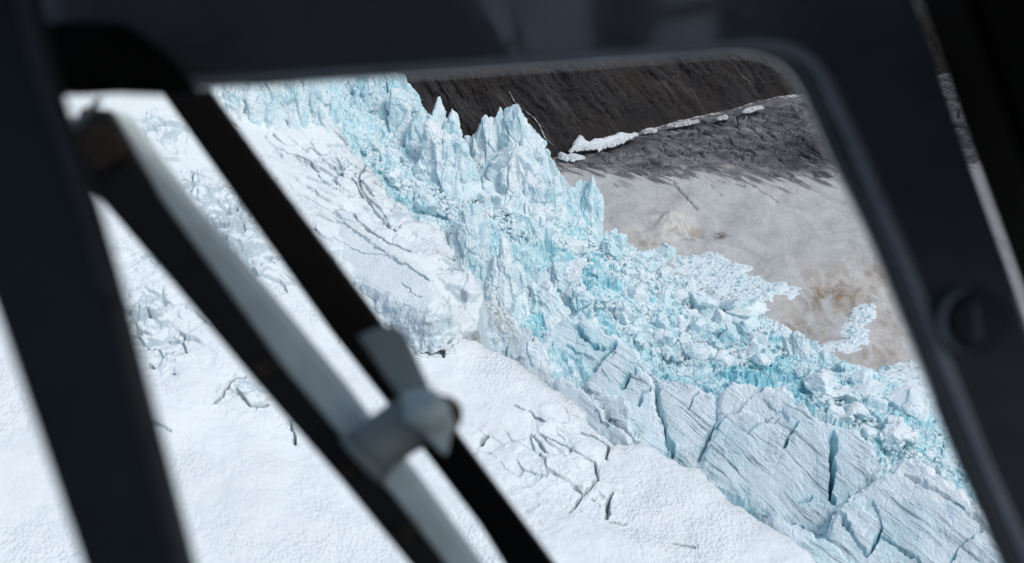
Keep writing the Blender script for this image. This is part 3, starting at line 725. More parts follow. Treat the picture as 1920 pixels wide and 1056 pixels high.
serac('serac', 'row of thin blue serac spikes standing before the grey lower glacier', 'serac',
      [(1108, 430, 311, 1111, 336, 30, 1.0, 0.35), (1090, 415, 308, 1086, 344, 26, 1.0, 0.4), (1070, 400, 302, 1062, 342, 24, 1.0, 0.4), (1122, 440, 314, 1124, 374, 24, 1.0, 0.2), (1098, 420, 309, 1098, 350, 26, 1.0, 0.35), (1078, 405, 304, 1076, 352, 20, 1, 0.4)], 15, 0.45, 0.1, group=GS)
serac('serac', 'broad rounded serac with a curved black crack, beside the snow crest', 'serac',
      [(880, 500, 255, 874, 400, 74, 0.7, 0.22), (850, 470, 254, 852, 415, 40, 0.8, 0.3), (905, 520, 257, 908, 450, 40, 0.8, 0.3)], 16, 0.35, 0.1, group=GS)
serac('serac', 'dirt-speckled serac ridge in the middle of the icefall', 'serac',
      [(945, 565, 266, 950, 455, 46, 1.0, 0.3), (925, 560, 264, 935, 490, 40, 1.0, 0.35), (965, 570, 268, 970, 500, 44, 1, 0.35)], 17, 0.1, 0.9, group=GS)
serac('serac', 'blocky serac standing over a dark blue gap in the rubble', 'serac',
      [(1050, 565, 279, 1062, 490, 70, 0.9, 0.2), (1020, 590, 275, 1015, 530, 70, 0.8, 0.35), (1085, 600, 282, 1095, 545, 60, 0.9, 0.3)], 18, 0.25, 0.2, group=GS)
serac('serac', 'grey ice wall of upright seracs behind the far snow edge', 'serac',
      [(430, 215, 196, 425, 130, 50, 0.8, 0.1), (470, 215, 198, 468, 130, 46, 0.8, 0.12), (505, 218, 200, 503, 125, 50, 0.8, 0.1), (548, 222, 203, 546, 125, 56, 0.8, 0.15), (590, 222, 206, 580, 130, 56, 0.8, 0.3), (395, 205, 193, 390, 130, 50, 0.8, 0.1)], 19, 0.2, 0.3, group=GS)
serac('serac', 'small ragged serac at the lower end of the icefall, by the brown stained ice', 'serac',
      [(1500, 690, 345, 1490, 625, 56, 0.9, 0.3), (1525, 700, 350, 1518, 645, 40, 0.9, 0.35), (1545, 710, 352, 1550, 668, 50, 0.9, 0.35)], 20, 0.3, 0.2, group=GS)

# ------------------------------------------------------------------ loose ice blocks
def block_mesh(seed, sub=ICO4):
    rng = random.Random(seed); D, F = sub
    r = np.full(len(D), 9.0)
    for i in range(rng.randint(9, 14)):
        n = np.array([rng.gauss(0, 1), rng.gauss(0, 1), rng.gauss(0, 1)]); n /= np.linalg.norm(n)
        c = D @ n; r = np.minimum(r, np.where(c > 1e-3, (0.62 + 0.38 * rng.random()) / np.maximum(c, 1e-3), 9.0))
    V = D * np.minimum(r, 1.25)[:, None]
    q = V * 1.0 + seed * 7.3
    if len(V) > 500:
        dsp, _ = break_up(V, q, 2.0, seed, np.ones(3), np.zeros(3), ((14, 0.8, 0.07), (60, 1.0, 0.03)))
        V = V * (1 + dsp + 0.02 * noise3(q * 6, seed + 1))[:, None]
    else: V = V * (1 + 0.07 * noise3(q * 3, seed) + 0.05 * noise3(q * 8, seed + 1))[:, None]
    return V, F
PROTO = []
for s in range(16):
    V, F = block_mesh(500 + s)
    b = 0.12 + 0.55 * random.random()
    PROTO.append(np_mesh('ice_block', V, F, dict(blue=np.clip(b + 0.3 * noise3(V * 1.5 + s, s), 0, 1), dirt=np.full(len(V), 0.1)), False))
    PROTO[-1].materials.append(M['block'])

def put_block(u, v, px, label, group=None, squash=1.0, rng=random, sink=0.25, surf=B, name='ice_block', proto=None):
    p = surf.at(u, v); dist = np.linalg.norm(p - np.array([0, 0, CAM_Z])); r = 0.5 * px * dist / FPX
    o = bpy.data.objects.new(name, PROTO[rng.randrange(16) if proto is None else proto]); COL.objects.link(o)
    o.location = (p[0], p[1], p[2] + r * (1 - 2 * sink) + 1.0)
    k = 0.5 if squash < 0.9 else 6.28
    o.rotation_euler = (rng.random() * k, rng.random() * k, rng.random() * 6.28)
    o.scale = (r * (1 + 0.5 * (rng.random() - 0.3)), r * (0.75 + 0.4 * rng.random()), r * squash * (0.65 + 0.4 * rng.random()))
    return tag(o, label, 'ice block', group)

put_block(1376, 592, 56, 'large grey ice boulder alone on top of the lower rubble', proto=1)
put_block(1243, 490, 40, 'rounded bluish ice boulder at the edge of the debris fan', proto=2)
put_block(1355, 690, 44, 'white ice boulder above the bright turquoise patch', proto=3)
put_block(1620, 742, 62, 'long pale ice block lying above the blue slope', squash=0.5, proto=4)
put_block(1690, 775, 66, 'broad white ice block at the foot of the smooth blue ice', squash=0.5, proto=5)
put_block(1540, 735, 48, 'white ice block with a dark gap under it, beside the turquoise ice', squash=0.8, proto=6)
put_block(1610, 790, 56, 'jagged flat ice block behind the huge striated block', squash=0.6, proto=7)
put_block(1680, 830, 46, 'pale blue ice block behind the snow ledge', squash=0.8, proto=8)
put_block(1170, 605, 44, 'snow-capped ice block over the dark gap', proto=9)
rng = random.Random(99)
ZONES = [  # label, group, pixel outline, how many, size range
    ('angular white ice block in the rubble below the spiked seracs', 'ice blocks below the spiked seracs', [(1000, 420), (1130, 440), (1240, 500), (1330, 560), (1180, 560), (1060, 480)], 78, (9, 40)),
    ('pale blue ice block in the chaos between the cracked slabs and the debris fan', 'ice blocks between slabs and fan', [(1100, 560), (1200, 560), (1330, 560), (1440, 600), (1500, 650), (1430, 690), (1300, 690), (1210, 660)], 110, (10, 56)),
    ('broken ice block wedged between the snow crest and the tall seracs', 'ice blocks under the tall seracs', [(640, 230), (720, 250), (800, 330), (960, 390), (1000, 450), (900, 430), (780, 390), (690, 300)], 55, (8, 38)),
    ('ice block tumbled behind the huge striated block', 'ice blocks behind the striated block', [(1480, 690), (1560, 700), (1640, 760), (1720, 850), (1850, 970), (1690, 860), (1560, 790)], 50, (10, 36)),
]
for (lab, grp, poly, n, (s0, s1)) in ZONES:
    us = [p[0] for p in poly]; vs = [p[1] for p in poly]; k = 0
    while k < n:
        u, v = rng.uniform(min(us), max(us)), rng.uniform(min(vs), max(vs))
        if not inside(np.array([u]), np.array([v]), poly)[0]: continue
        put_block(u, v, s0 + (s1 - s0) * rng.random() ** 3.2, lab, grp, rng=rng); k += 1
# the small fragments nobody could count
def fragments(name, label, polys, n, sizes, surf, seed, lift=0.6):
    rng = np.random.default_rng(seed); V0, F0 = [], []
    protos = [block_mesh(700 + i, ico(2)) for i in range(8)]
    off = 0; BL = []
    for poly, cnt in zip(polys, n):
        us = [p[0] for p in poly]; vs = [p[1] for p in poly]
        u = rng.uniform(min(us), max(us), cnt * 4); v = rng.uniform(min(vs), max(vs), cnt * 4)
        m = inside(u, v, poly); u, v = u[m][:cnt], v[m][:cnt]
        P = surf.at(u, v)
        for i in range(len(u)):
            Vp, Fp = protos[rng.integers(8)]
            r = 0.5 * (sizes[0] + (sizes[1] - sizes[0]) * rng.random() ** 2.5) * np.linalg.norm(P[i] - [0, 0, CAM_Z]) / FPX
            q, _ = np.linalg.qr(rng.normal(size=(3, 3)))
            if np.linalg.det(q) < 0: q[:, 0] *= -1
            V0.append((Vp * (r * rng.uniform(0.6, 1.2, 3))) @ q.T + P[i] + [0, 0, lift * r + rng.uniform(-0.5, 1.5) * lift]); F0.append(Fp + off); off += len(Vp)
            BL.append(np.full(len(Vp), rng.uniform(0, 0.6)))
    me = np_mesh(name, np.concatenate(V0), np.concatenate(F0), dict(blue=np.concatenate(BL), dirt=np.zeros(off)), False)
    return tag(link(name, me, M['block']), label, kind='stuff')
fragments('ice_rubble', 'small broken ice fragments strewn over the icefall', [z[2] for z in ZONES], [2600, 3200, 2600, 1200], (2.5, 13), B, 5)

# ------------------------------------------------------------------ lower glacier
C = Surf([(400, 230, 400), (1000, 250, 400), (1600, 250, 400), (1000, 700, 400), (1600, 700, 400), (2200, 700, 400), (2200, 250, 400), (1300, 450, 400.5)])
X, Y = C.grid(300, 2500, 150, 800, 2.0)
Z = 3.2 * fbm(X / 120, Y / 120, 81, 4) + 0.5 * fbm(X / 14, Y / 14, 82, 4) + 0.12 * fbm(X / 2.5, Y / 2.5, 83, 3)
Z += 9.0 * spot(C, X, Y, 1258, 418, 32, 22) * (1 + 0.5 * fbm(X / 18, Y / 18, 84, 4)) - 2
def spots(X, Y, L, surf=C):
    o = np.zeros(X.shape)
    for (u, v, ru, rv, a) in L: o = np.maximum(o, a * spot(surf, X, Y, u, v, ru, rv))
    return o
stain = spots(X, Y, [(1570, 545, 90, 45, 1.0), (1500, 600, 80, 30, 0.7), (1660, 520, 60, 40, 0.9), (1640, 660, 60, 25, 0.9), (1680, 600, 50, 60, 0.6), (1220, 450, 60, 18, 0.5), (1290, 432, 60, 10, 0.7), (1540, 640, 60, 20, 0.5)])
pale = spots(X, Y, [(1250, 425, 44, 40, 1.4), (1650, 555, 60, 50, 0.9), (1610, 620, 60, 70, 0.8), (1700, 640, 50, 50, 0.5), (1210, 435, 45, 22, 0.7), (1470, 560, 40, 30, 0.5), (1560, 520, 70, 20, 0.6)])
dark = spots(X, Y, [(1352, 435, 12, 7, 1.0)]) * sstep(0.0, 0.4, fbm(X / 5, Y / 5, 86, 3) + 0.3)
dark = np.maximum(dark, 0.55 * spots(X, Y, [(1300, 442, 45, 5, 1.0), (1230, 455, 45, 5, 0.6)]) * sstep(-0.1, 0.4, fbm(X / 8, Y / 8, 87, 4)))
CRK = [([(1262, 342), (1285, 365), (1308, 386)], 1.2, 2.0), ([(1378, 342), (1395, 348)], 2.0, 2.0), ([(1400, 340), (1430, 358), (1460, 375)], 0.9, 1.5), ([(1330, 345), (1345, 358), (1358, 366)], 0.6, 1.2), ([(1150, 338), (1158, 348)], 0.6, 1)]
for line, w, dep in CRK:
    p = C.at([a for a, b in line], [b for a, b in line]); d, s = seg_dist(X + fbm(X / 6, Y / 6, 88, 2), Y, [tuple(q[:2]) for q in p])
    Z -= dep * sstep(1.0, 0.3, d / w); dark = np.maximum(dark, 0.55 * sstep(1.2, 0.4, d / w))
MOR = [(1030, 300), (1075, 283), (1150, 272), (1230, 240), (1330, 215), (1420, 190), (1520, 172), (1700, 140), (1900, 120), (1900, 300), (1700, 300), (1580, 318), (1540, 330), (1440, 330), (1380, 318), (1320, 322), (1230, 330), (1150, 318), (1090, 306)]
_mp = [tuple(q[:2]) for q in C.at([p[0] for p in MOR], [p[1] for p in MOR])]
_t = (C.at(1440, 330) - C.at(1340, 290))[:2]; _t /= np.linalg.norm(_t); _al, _ac = X * _t[0] + Y * _t[1], -X * _t[1] + Y * _t[0]
_d = -sdist(X + 10 * fbm(X / 40, Y / 40, 191, 3), Y + 14 * fbm(X / 40, Y / 40, 192, 3), _mp)
_st = sstep(0.0, 0.5, fbm(_al / 40, _ac / 4.5, 193, 4) + 0.5 - _d / 34) * sstep(60, 10, _d)
dark = np.maximum(dark, 0.8 * _st)
me = grid_mesh('lower_glacier', X, Y, Z, None, dict(stain=stain, pale=pale, dark=dark), True)
tag(link('lower_glacier', me, M['lower']), 'flat grey dirty lower glacier', kind='structure')

# crevassed, rock covered ice along the foot of the cliff
X, Y = C.grid(980, 1960, 110, 350, 1.6)
mp = [tuple(q[:2]) for q in C.at([p[0] for p in MOR], [p[1] for p in MOR])]
t0 = C.at([1340, 1440], [290, 330]); t = (t0[1] - t0[0])[:2]; t /= np.linalg.norm(t)
al = X * t[0] + Y * t[1]; ac = -X * t[1] + Y * t[0]
sd = sdist(X + 5 * fbm(al / 40, ac / 14, 91, 5), Y + 9 * fbm(al / 40, ac / 12, 92, 5), mp)
fM, eM, cM = facets((al + 4 * fbm(X / 20, Y / 20, 93, 3)) / 38, (ac + 3 * fbm(X / 20, Y / 20, 94, 3)) / 11, 95, 0.8)
fN, eN, cN = facets(al / 9, ac / 4.5, 96, 0.8)
amp = sstep(0, 30, sd)
Z = -1.8 + 3.2 * fbm(X / 120, Y / 120, 81, 4) + np.clip(sd, -6, 2) * 0.7 + amp * (3.5 * fM + 1.6 * fN + 3.0 * fbm(X / 40, Y / 40, 97, 4) - 3.0 * sstep(0.12, 0, eM) + 3)
darkm = spots(X, Y, [(1300, 236, 90, 14, 0.8), (1150, 266, 90, 10, 0.8), (1420, 212, 80, 12, 0.6), (1520, 290, 90, 40, 1.0), (1090, 280, 70, 18, 0.8), (1200, 270, 80, 16, 0.5), (1480, 235, 60, 30, 0.5)])
palem = np.clip(1.2 * sstep(12, 2, sd) * sstep(0.0, 0.5, fbm(al / 50, ac / 5, 98, 3)) + 0.6 * sstep(0.35, 0.6, fbm(al / 45, ac / 4, 99, 3)) * sstep(60, 0, sd), 0, 1)
palem = palem * (1 - np.clip(1.6 * spots(X, Y, [(1180, 256, 130, 22, 1.0), (1300, 222, 110, 22, 1.0), (1440, 188, 110, 24, 1.0), (1600, 160, 120, 24, 1.0)]), 0, 1))
me = grid_mesh('moraine', X, Y, Z, sd > -8, dict(dark=darkm, pale=palem), False)
tag(link('moraine', me, M['moraine']), 'dark crevassed rock-covered ice at the cliff foot', kind='structure')

# the valley wall
FOOT = [(-900, 345), (-300, 338), (200, 330), (600, 330), (900, 320), (1040, 296), (1075, 276), (1180, 255), (1300, 220), (1420, 190), (1520, 172), (1700, 145), (1950, 118), (2300, 100)]
fp = C.at([p[0] for p in FOOT], [p[1] for p in FOOT])
ln = np.concatenate([[0], np.cumsum(np.linalg.norm(np.diff(fp[:, :2], axis=0), axis=1))])
S = np.arange(0, ln[-1], 1.1); H = np.concatenate([np.linspace(-25, 130, 210), np.linspace(131, 420, 120)])
bx = np.interp(S, ln, fp[:, 0]); by = np.interp(S, ln, fp[:, 1])
k = np.ones(121) / 121
bxs = np.convolve(np.pad(bx, 60, 'edge'), k, 'valid'); bys = np.convolve(np.pad(by, 60, 'edge'), k, 'valid')
tx, ty = np.gradient(bxs), np.gradient(bys); L = np.hypot(tx, ty); nx, ny = -ty / L, tx / L
SS, HH = np.meshgrid(S, H[::-1])
run = HH * 0.78 + 6 * np.clip(20 - HH, 0, 20) / 20
gul = 6.0 * fbm((SS + 0.6 * HH) / 42, HH / 120, 101, 4) + 2.6 * fbm((SS + 0.6 * HH) / 12, HH / 30, 102, 4) + 1.5 * fbm(SS / 6, HH / 6, 103, 5)
gul = gul * sstep(-5, 30, HH)
ledge = 2.2 * (np.abs(((HH + 6 * fbm(SS / 60, HH / 30, 104, 3)) / 17) % 1.0 - 0.5) - 0.25) * sstep(10, 40, HH)
off = run + gul + ledge
X = bxs[None, :] + nx[None, :] * off; Y = bys[None, :] + ny[None, :] * off
Z = HH + 1.2 * fbm(SS / 5, HH / 5, 105, 3)
me = grid_mesh('cliff', X, Y, Z, None, dict(along=SS + 0.6 * HH + 4 * fbm(SS / 20, HH / 20, 106, 3), up=HH), False)
tag(link('cliff', me, M['cliff']), 'dark brown rock wall of the valley', kind='structure')
CL = (SS, HH, X, Y, Z)
_cu = (X / (Y * CP - (Z - CAM_Z) * SP)) * FPX + 960
_cv = 528 - ((Y * SP + (Z - CAM_Z) * CP) / (Y * CP - (Z - CAM_Z) * SP)) * FPX
def on_cliff(u, v):
    e = (_cu - u) ** 2 + (_cv - v) ** 2
    m = np.argsort(e.ravel())[:14]
    i = m[np.argmin(Y.ravel()[m])]; p = np.array([X.ravel()[i], Y.ravel()[i], Z.ravel()[i]])
    o = np.array([0, 0, CAM_Z]); q = ray(u, v); q = q / np.linalg.norm(q)
    return o + q * (np.linalg.norm(p - o) - 0.7)

def ribbon(name, label, cat, pix, widths, mat, out=0.15, group=None):
    P = []
    for (a, b), (c, d) in zip(pix[:-1], pix[1:]):
        for q in np.linspace(0, 1, 10, endpoint=False): P.append((a + (c - a) * q, b + (d - b) * q))
    P.append(pix[-1])
    pts = np.array([on_cliff(*p) for p in P]); w = np.interp(np.linspace(0, 1, len(pts)), np.linspace(0, 1, len(widths)), widths)
    V, F = [], []
    for i, p in enumerate(pts):
        j = np.array([random.uniform(-.25, .25), 0, 0])
        for (ax, ao, az) in ((-.5, -0.8, -.4), (-.35, out, .2), (.35, out, .2), (.5, -0.8, -.4)):
            V.append(p + j + np.array([ax * w[i], -ao, az * 1.2]))
        if i:
            for c in range(3): F.append((4 * i - 4 + c, 4 * i - 3 + c, 4 * i + 1 + c, 4 * i + c))
    me = np_mesh(name, np.array(V), np.array(F), None, True)
    return tag(link(name, me, mat), label, cat, group)
tw = NT('meltwater'); m_water = tw.out(tw.ramp(tw.noise(0.5, 5), [(0.38, (0.06, 0.058, 0.058)), (0.55, (0.55, 0.56, 0.57))]), 0.5)
tw = NT('thin_meltwater'); m_thin = tw.out(tw.ramp(tw.noise(0.5, 5), [(0.38, (0.04, 0.037, 0.035)), (0.6, (0.14, 0.13, 0.125))]), 0.5)
ribbon('waterfall', 'white meltwater stream dropping down the cliff behind the tallest seracs', 'waterfall', [(955, 172), (964, 190), (972, 200), (990, 212), (1002, 222), (1012, 236), (1022, 258), (1036, 272)], [0.6, 1.8, 0.8, 1.6, 1.2, 1.9, 0.9], m_water)
ribbon('waterfall', 'thin brown trickle down the cliff between the forked and square-topped seracs', 'waterfall', [(822, 148), (836, 172), (850, 192), (862, 214)], [0.4, 0.8, 0.4, 0.7, 0.3], m_thin)

# snow lying at the foot of the cliff
def snow_patch(label, poly, h=397.0, thick=0.35, grit=0.5, seed=1, step=0.6, ragged=1.4, group='old snow patches at the cliff foot'):
    F = Flat(poly[0][0], poly[0][1], h, 9, 0)
    W = F.at([p[0] for p in poly], [p[1] for p in poly])
    X, Y = np.meshgrid(np.arange(W[:, 0].min() - 6, W[:, 0].max() + 6, step), np.arange(W[:, 1].max() + 6, W[:, 1].min() - 6, -step))
    sd = sdist(X + ragged * fbm(X / 8, Y / 8, seed, 3), Y + 2 * ragged * fbm(X / 8, Y / 8, seed + 3, 3), [tuple(p[:2]) for p in W])
    Z = F.z(X, Y) + thick * sstep(-1, 5, sd) + 0.15 * fbm(X / 9, Y / 9, seed + 5, 3) - 3 * np.clip(-sd / 3, 0, 1)
    z = np.zeros(X.shape)
    me = grid_mesh('snow_patch', X, Y, Z, sd > -3, dict(blue=z, dirt=grit * sstep(5, 0, sd) + 0.5 * (grit > 0.5), cups=z), True)
    tag(link('snow_patch', me, M['snow']), label, 'snow patch', group)
snow_patch('largest wedge-shaped snow patch at the cliff foot', [(1072, 277), (1080, 266), (1086, 254), (1104, 264), (1130, 258), (1150, 251), (1175, 248), (1194, 249), (1172, 259), (1150, 267), (1120, 275), (1100, 274)], 394, seed=1, ragged=1.8)
snow_patch('small round snow patch just below the largest one', [(1066, 289), (1080, 287), (1092, 291), (1076, 295)], 397, seed=2, ragged=1)
snow_patch('tiny snow patch at the end of the meltwater stream', [(1052, 284), (1060, 288), (1062, 295), (1054, 292)], 396, seed=3, ragged=1)
snow_patch('narrow snow patch right of the largest wedge', [(1206, 242), (1216, 239.5), (1228, 239.5), (1216, 242.5)], 393, thick=0.1, grit=0.55, seed=4, ragged=0.8)
snow_patch('long thin snow patch midway along the cliff foot', [(1256, 232), (1280, 227), (1308, 223.5), (1296, 225.2), (1276, 229.5)], 392, thick=0.1, grit=0.55, seed=5, ragged=0.8)
snow_patch('smallest snow patch between the long thin one and the window post', [(1348, 218), (1361, 214), (1359, 217.5)], 391, thick=0.1, grit=0.55, seed=6, ragged=0.6)
snow_patch('snow patch nearest the right window post, high at the cliff foot', [(1394, 205), (1410, 200), (1428, 197.5), (1418, 200.5), (1407, 204)], 389, thick=0.1, grit=0.55, seed=7, ragged=0.8)

# ice avalanche debris on the lower glacier
def fan(name, label, poly, seed, rag, thick=1.0):
    P = C.at([p[0] for p in poly], [p[1] for p in poly]); W = [tuple(q[:2]) for q in P]
    xs = [p[0] for p in W]; ys = [p[1] for p in W]
    X, Y = np.meshgrid(np.arange(min(xs) - 6, max(xs) + 6, 0.6), np.arange(max(ys) + 6, min(ys) - 6, -0.6))
    sd = sdist(X + rag * fbm(X / 12, Y / 12, seed, 4), Y + rag * fbm(X / 12, Y / 12, seed + 2, 4), W)
    f, e, c = facets(X / 3.2, Y / 3.2, seed + 5, 1.0); f2, e2, c2 = facets(X / 1.5, Y / 1.5, seed + 6, 1.0)
    base = 3.2 * fbm(X / 120, Y / 120, 81, 4) + 0.5 * fbm(X / 14, Y / 14, 82, 4) - 2
    Z = base + thick * sstep(-2, 10, sd) + sstep(-3, 6, sd) * (0.8 * np.clip(f, -0.1, 1) + 0.5 * np.clip(f2, -0.1, 1)) - 2.5 * np.clip(-sd / 3, 0, 1)
    hole = fbm(X / 9, Y / 9, seed + 8, 4)
    Z -= 1.2 * sstep(9, 0, sd) * sstep(0.1, 0.5, hole)
    me = grid_mesh(name, X, Y, Z, sd > -4, dict(blue=0.34 + 0.25 * (c - 0.5), dirt=np.zeros(X.shape)), False)
    tag(link(name, me, M['block']), label, kind='stuff')
fan('ice_debris', 'fan of pale broken ice spilled onto the grey glacier', [(1262, 480), (1300, 470), (1345, 462), (1372, 478), (1412, 490), (1408, 505), (1440, 520), (1505, 528), (1490, 545), (1440, 558), (1428, 585), (1390, 580), (1330, 550), (1260, 505)], 211, 6)
fan('ice_debris', 'pale tongue of broken ice in the brown stained hollow', [(1590, 580), (1615, 566), (1640, 565), (1645, 585), (1628, 605), (1634, 632), (1622, 650), (1590, 660), (1540, 655), (1530, 640), (1575, 632), (1580, 605)], 231, 1.5)

fragments('ice_debris', 'scattered ice fragments round the debris fan', [[(1262, 484), (1340, 470), (1400, 505), (1470, 530), (1430, 570), (1330, 555)], [(1592, 582), (1638, 570), (1625, 620), (1622, 648), (1560, 655), (1582, 620)]], [300, 90], (2.0, 7), C, 6, 0.0)

# ------------------------------------------------------------------ the helicopter round the viewer
heli = empty('helicopter', tuple(pt_d(960, 528, 0.05) + np.array([0, 0, -1.2])))
tag(heli, 'helicopter cabin side with dark window frame, posts and a grey clamp on a strut', 'helicopter')
bpy.context.view_layer.update()
FWD = np.array([0, CP, -SP]); UPV = np.array([0, SP, CP])
def local(me):
    me.transform(heli.matrix_world.inverted()); return me

def plate(name, pts, depth, thick, mat, bevel=0.006, seg=3, parent=None, tilt=None):
    """a solid panel whose face follows an outline; depth may change along it"""
    bm = bmesh.new()
    P = np.array(pts, float)
    dp = depth(P[:, 0], P[:, 1]) if callable(depth) else np.full(len(P), float(depth))
    W = pt_d(P[:, 0], P[:, 1], dp)
    fr = [bm.verts.new(w) for w in W]; bk = [bm.verts.new(w + FWD * thick) for w in W]
    n = len(fr)
    f0 = bm.faces.new(fr); f1 = bm.faces.new(bk[::-1])
    for i in range(n): bm.faces.new((fr[i], bk[i], bk[(i + 1) % n], fr[(i + 1) % n]))
    bmesh.ops.recalc_face_normals(bm, faces=bm.faces)
    if bevel:
        ed = [e for e in bm.edges if (e.verts[0] in fr) == (e.verts[1] in fr)]
        bmesh.ops.bevel(bm, geom=ed, offset=bevel, segments=seg, affect='EDGES', profile=0.5, clamp_overlap=True)
    me = bpy.data.meshes.new(name); bm.to_mesh(me); bm.free()
    me.transform(heli.matrix_world.inverted())
    for p in me.polygons: p.use_smooth = False
    o = link(name, me, M[mat] if isinstance(mat, str) else mat, parent or heli)
    return o

def tube(name, pts, radius, mat, parent=None, res=10, flat=1.0):
    """a swept bar through (u, v, depth) points"""
    W = [Vector(pt_d(u, v, np.asarray(float(d)))) for (u, v, d) in pts]
    bm = bmesh.new(); rings = []
    for i, p in enumerate(W):
        t = (W[min(i + 1, len(W) - 1)] - W[max(i - 1, 0)]).normalized()
        a = t.cross(Vector(FWD)).normalized(); b = t.cross(a).normalized()
        rr = radius[i] if isinstance(radius, (list, tuple)) else radius
        rings.append([bm.verts.new(p + a * rr * math.cos(6.2832 * k / res) + b * rr * flat * math.sin(6.2832 * k / res)) for k in range(res)])
    for r0, r1 in zip(rings[:-1], rings[1:]):
        for k in range(res): bm.faces.new((r0[k], r0[(k + 1) % res], r1[(k + 1) % res], r1[k]))
    bm.faces.new(rings[0][::-1]); bm.faces.new(rings[-1])
    bmesh.ops.recalc_face_normals(bm, faces=bm.faces)
    me = bpy.data.meshes.new(name); bm.to_mesh(me); bm.free(); me.transform(heli.matrix_world.inverted())
    for p in me.polygons: p.use_smooth = True
    return link(name, me, M[mat] if isinstance(mat, str) else mat, parent or heli)

def curve_pts(P, n=8):
    """Catmull-Rom through pixel points"""
    P = [np.array(p, float) for p in P]; out = []
    for i in range(len(P) - 1):
        p0, p1, p2, p3 = P[max(i - 1, 0)], P[i], P[i + 1], P[min(i + 2, len(P) - 1)]
        for k in range(n):
            t = k / n
            out.append(0.5 * ((2 * p1) + (p2 - p0) * t + (2 * p0 - 5 * p1 + 4 * p2 - p3) * t * t + (3 * p1 - p0 - 3 * p2 + p3) * t ** 3))
    out.append(P[-1]); return [tuple(p) for p in out]

# window frame: header and rear upright in one piece round the rounded window corner
WIN = curve_pts([(-120, 190), (80, 178), (400, 162), (700, 144), (1000, 124), (1250, 106), (1385, 97), (1452, 111), (1496, 152), (1528, 220), (1563, 300), (1603, 380), (1641, 462), (1680, 560), (1732, 690), (1790, 840), (1846, 966), (1888, 1066), (1935, 1170)], 6)
OUT = [(2060, 1170), (2020, 900), (1962, 700), (1912, 548), (1868, 425), (1812, 270), (1765, 130), (1722, 0), (1690, -110), (-160, -110)]
def dep_frame(u, v): return 0.80 + 0 * u
frame = plate('window_frame', WIN + OUT, dep_frame, 0.014, 'trim', 0.004, 3)
SEAL = curve_pts([(-120, 180), (80, 168), (400, 152), (700, 134), (1000, 114), (1250, 97), (1385, 86), (1440, 86), (1486, 96), (1530, 130), (1566, 200), (1605, 282), (1641, 368), (1676, 450), (1706, 522), (1752, 640), (1800, 760), (1850, 885), (1902, 1000), (1950, 1110), (1980, 1180)], 6)
tube('window_seal', [(u, v, dep_frame(u, v) + 0.001) for u, v in SEAL], [0.0036 + 0.0022 * min(1, max(0, (u - 1400) / 150)) for u, v in SEAL], 'seal', frame, 10)
# round lock in the upright
def disc(name, u, v, d, r, thick, mat, parent, seg=40, bev=0.002):
    c = Vector(pt_d(u, v, np.asarray(float(d))))
    bm = bmesh.new(); bmesh.ops.create_cone(bm, cap_ends=True, segments=seg, radius1=r, radius2=r, depth=thick)
    bmesh.ops.bevel(bm, geom=[e for e in bm.edges if abs(e.verts[0].co.z - e.verts[1].co.z) < 1e-6], offset=bev, segments=2, affect='EDGES')
    rot = Vector((0, 0, 1)).rotation_difference(Vector(FWD)).to_matrix().to_4x4()
    bm.transform(Matrix.Translation(c) @ rot)
    me = bpy.data.meshes.new(name); bm.to_mesh(me); bm.free(); me.transform(heli.matrix_world.inverted())
    return link(name, me, M[mat], parent)
knob = disc('lock_knob', 1826, 602, 0.795, 0.0205, 0.024, 'post', frame, bev=0.004)
crescent = [(1826 + 60 * math.cos(a), 602 + 60 * math.sin(a), 0.790) for a in np.linspace(R(100), R(262), 24)]
tube('lock_crescent', crescent, [0.0008 + 0.0022 * math.sin(math.pi * i / 23) for i in range(24)], 'seal', knob, 8)  # paler crescent, on the knob's left rim only
plate('lock_slot', [(1822, 570), (1832, 572), (1842, 640), (1824, 640)], 0.780, 0.004, 'trim', 0.001, 2, knob)
# rear post beyond the gap, and the front post
plate('rear_post', [(1701, -110), (1731, 0), (1775, 130), (1822, 270), (1879, 425), (1924, 550), (1977, 700), (2090, 900), (2200, 1170), (2500, 1170), (2500, -110)], 0.86, 0.005, 'brown', 0.001, 2)
plate('seat_bulkhead', [(1795, -110), (1832, 0), (1872, 115), (1925, 268), (2010, 500), (2400, 500), (2400, -110)], 0.70, 0.02, 'black', 0.004, 2)
plate('front_post', curve_pts([(22, -110), (44, 0), (74, 130), (118, 270), (162, 410), (208, 570), (262, 780), (330, 1040), (362, 1170)], 4) + [(190, 1170), (150, 1056), (76, 840), (0, 618), (-110, 300), (-250, -110)], 0.56, 0.03, 'post', 0.008, 3)
plate('corner_plate', curve_pts([(60, 44), (150, 38), (225, 44), (262, 62), (320, 110), (372, 172)], 4) + [(300, 176), (200, 172), (90, 170), (40, 168)], 0.74, 0.01, 'black', 0.002, 2)
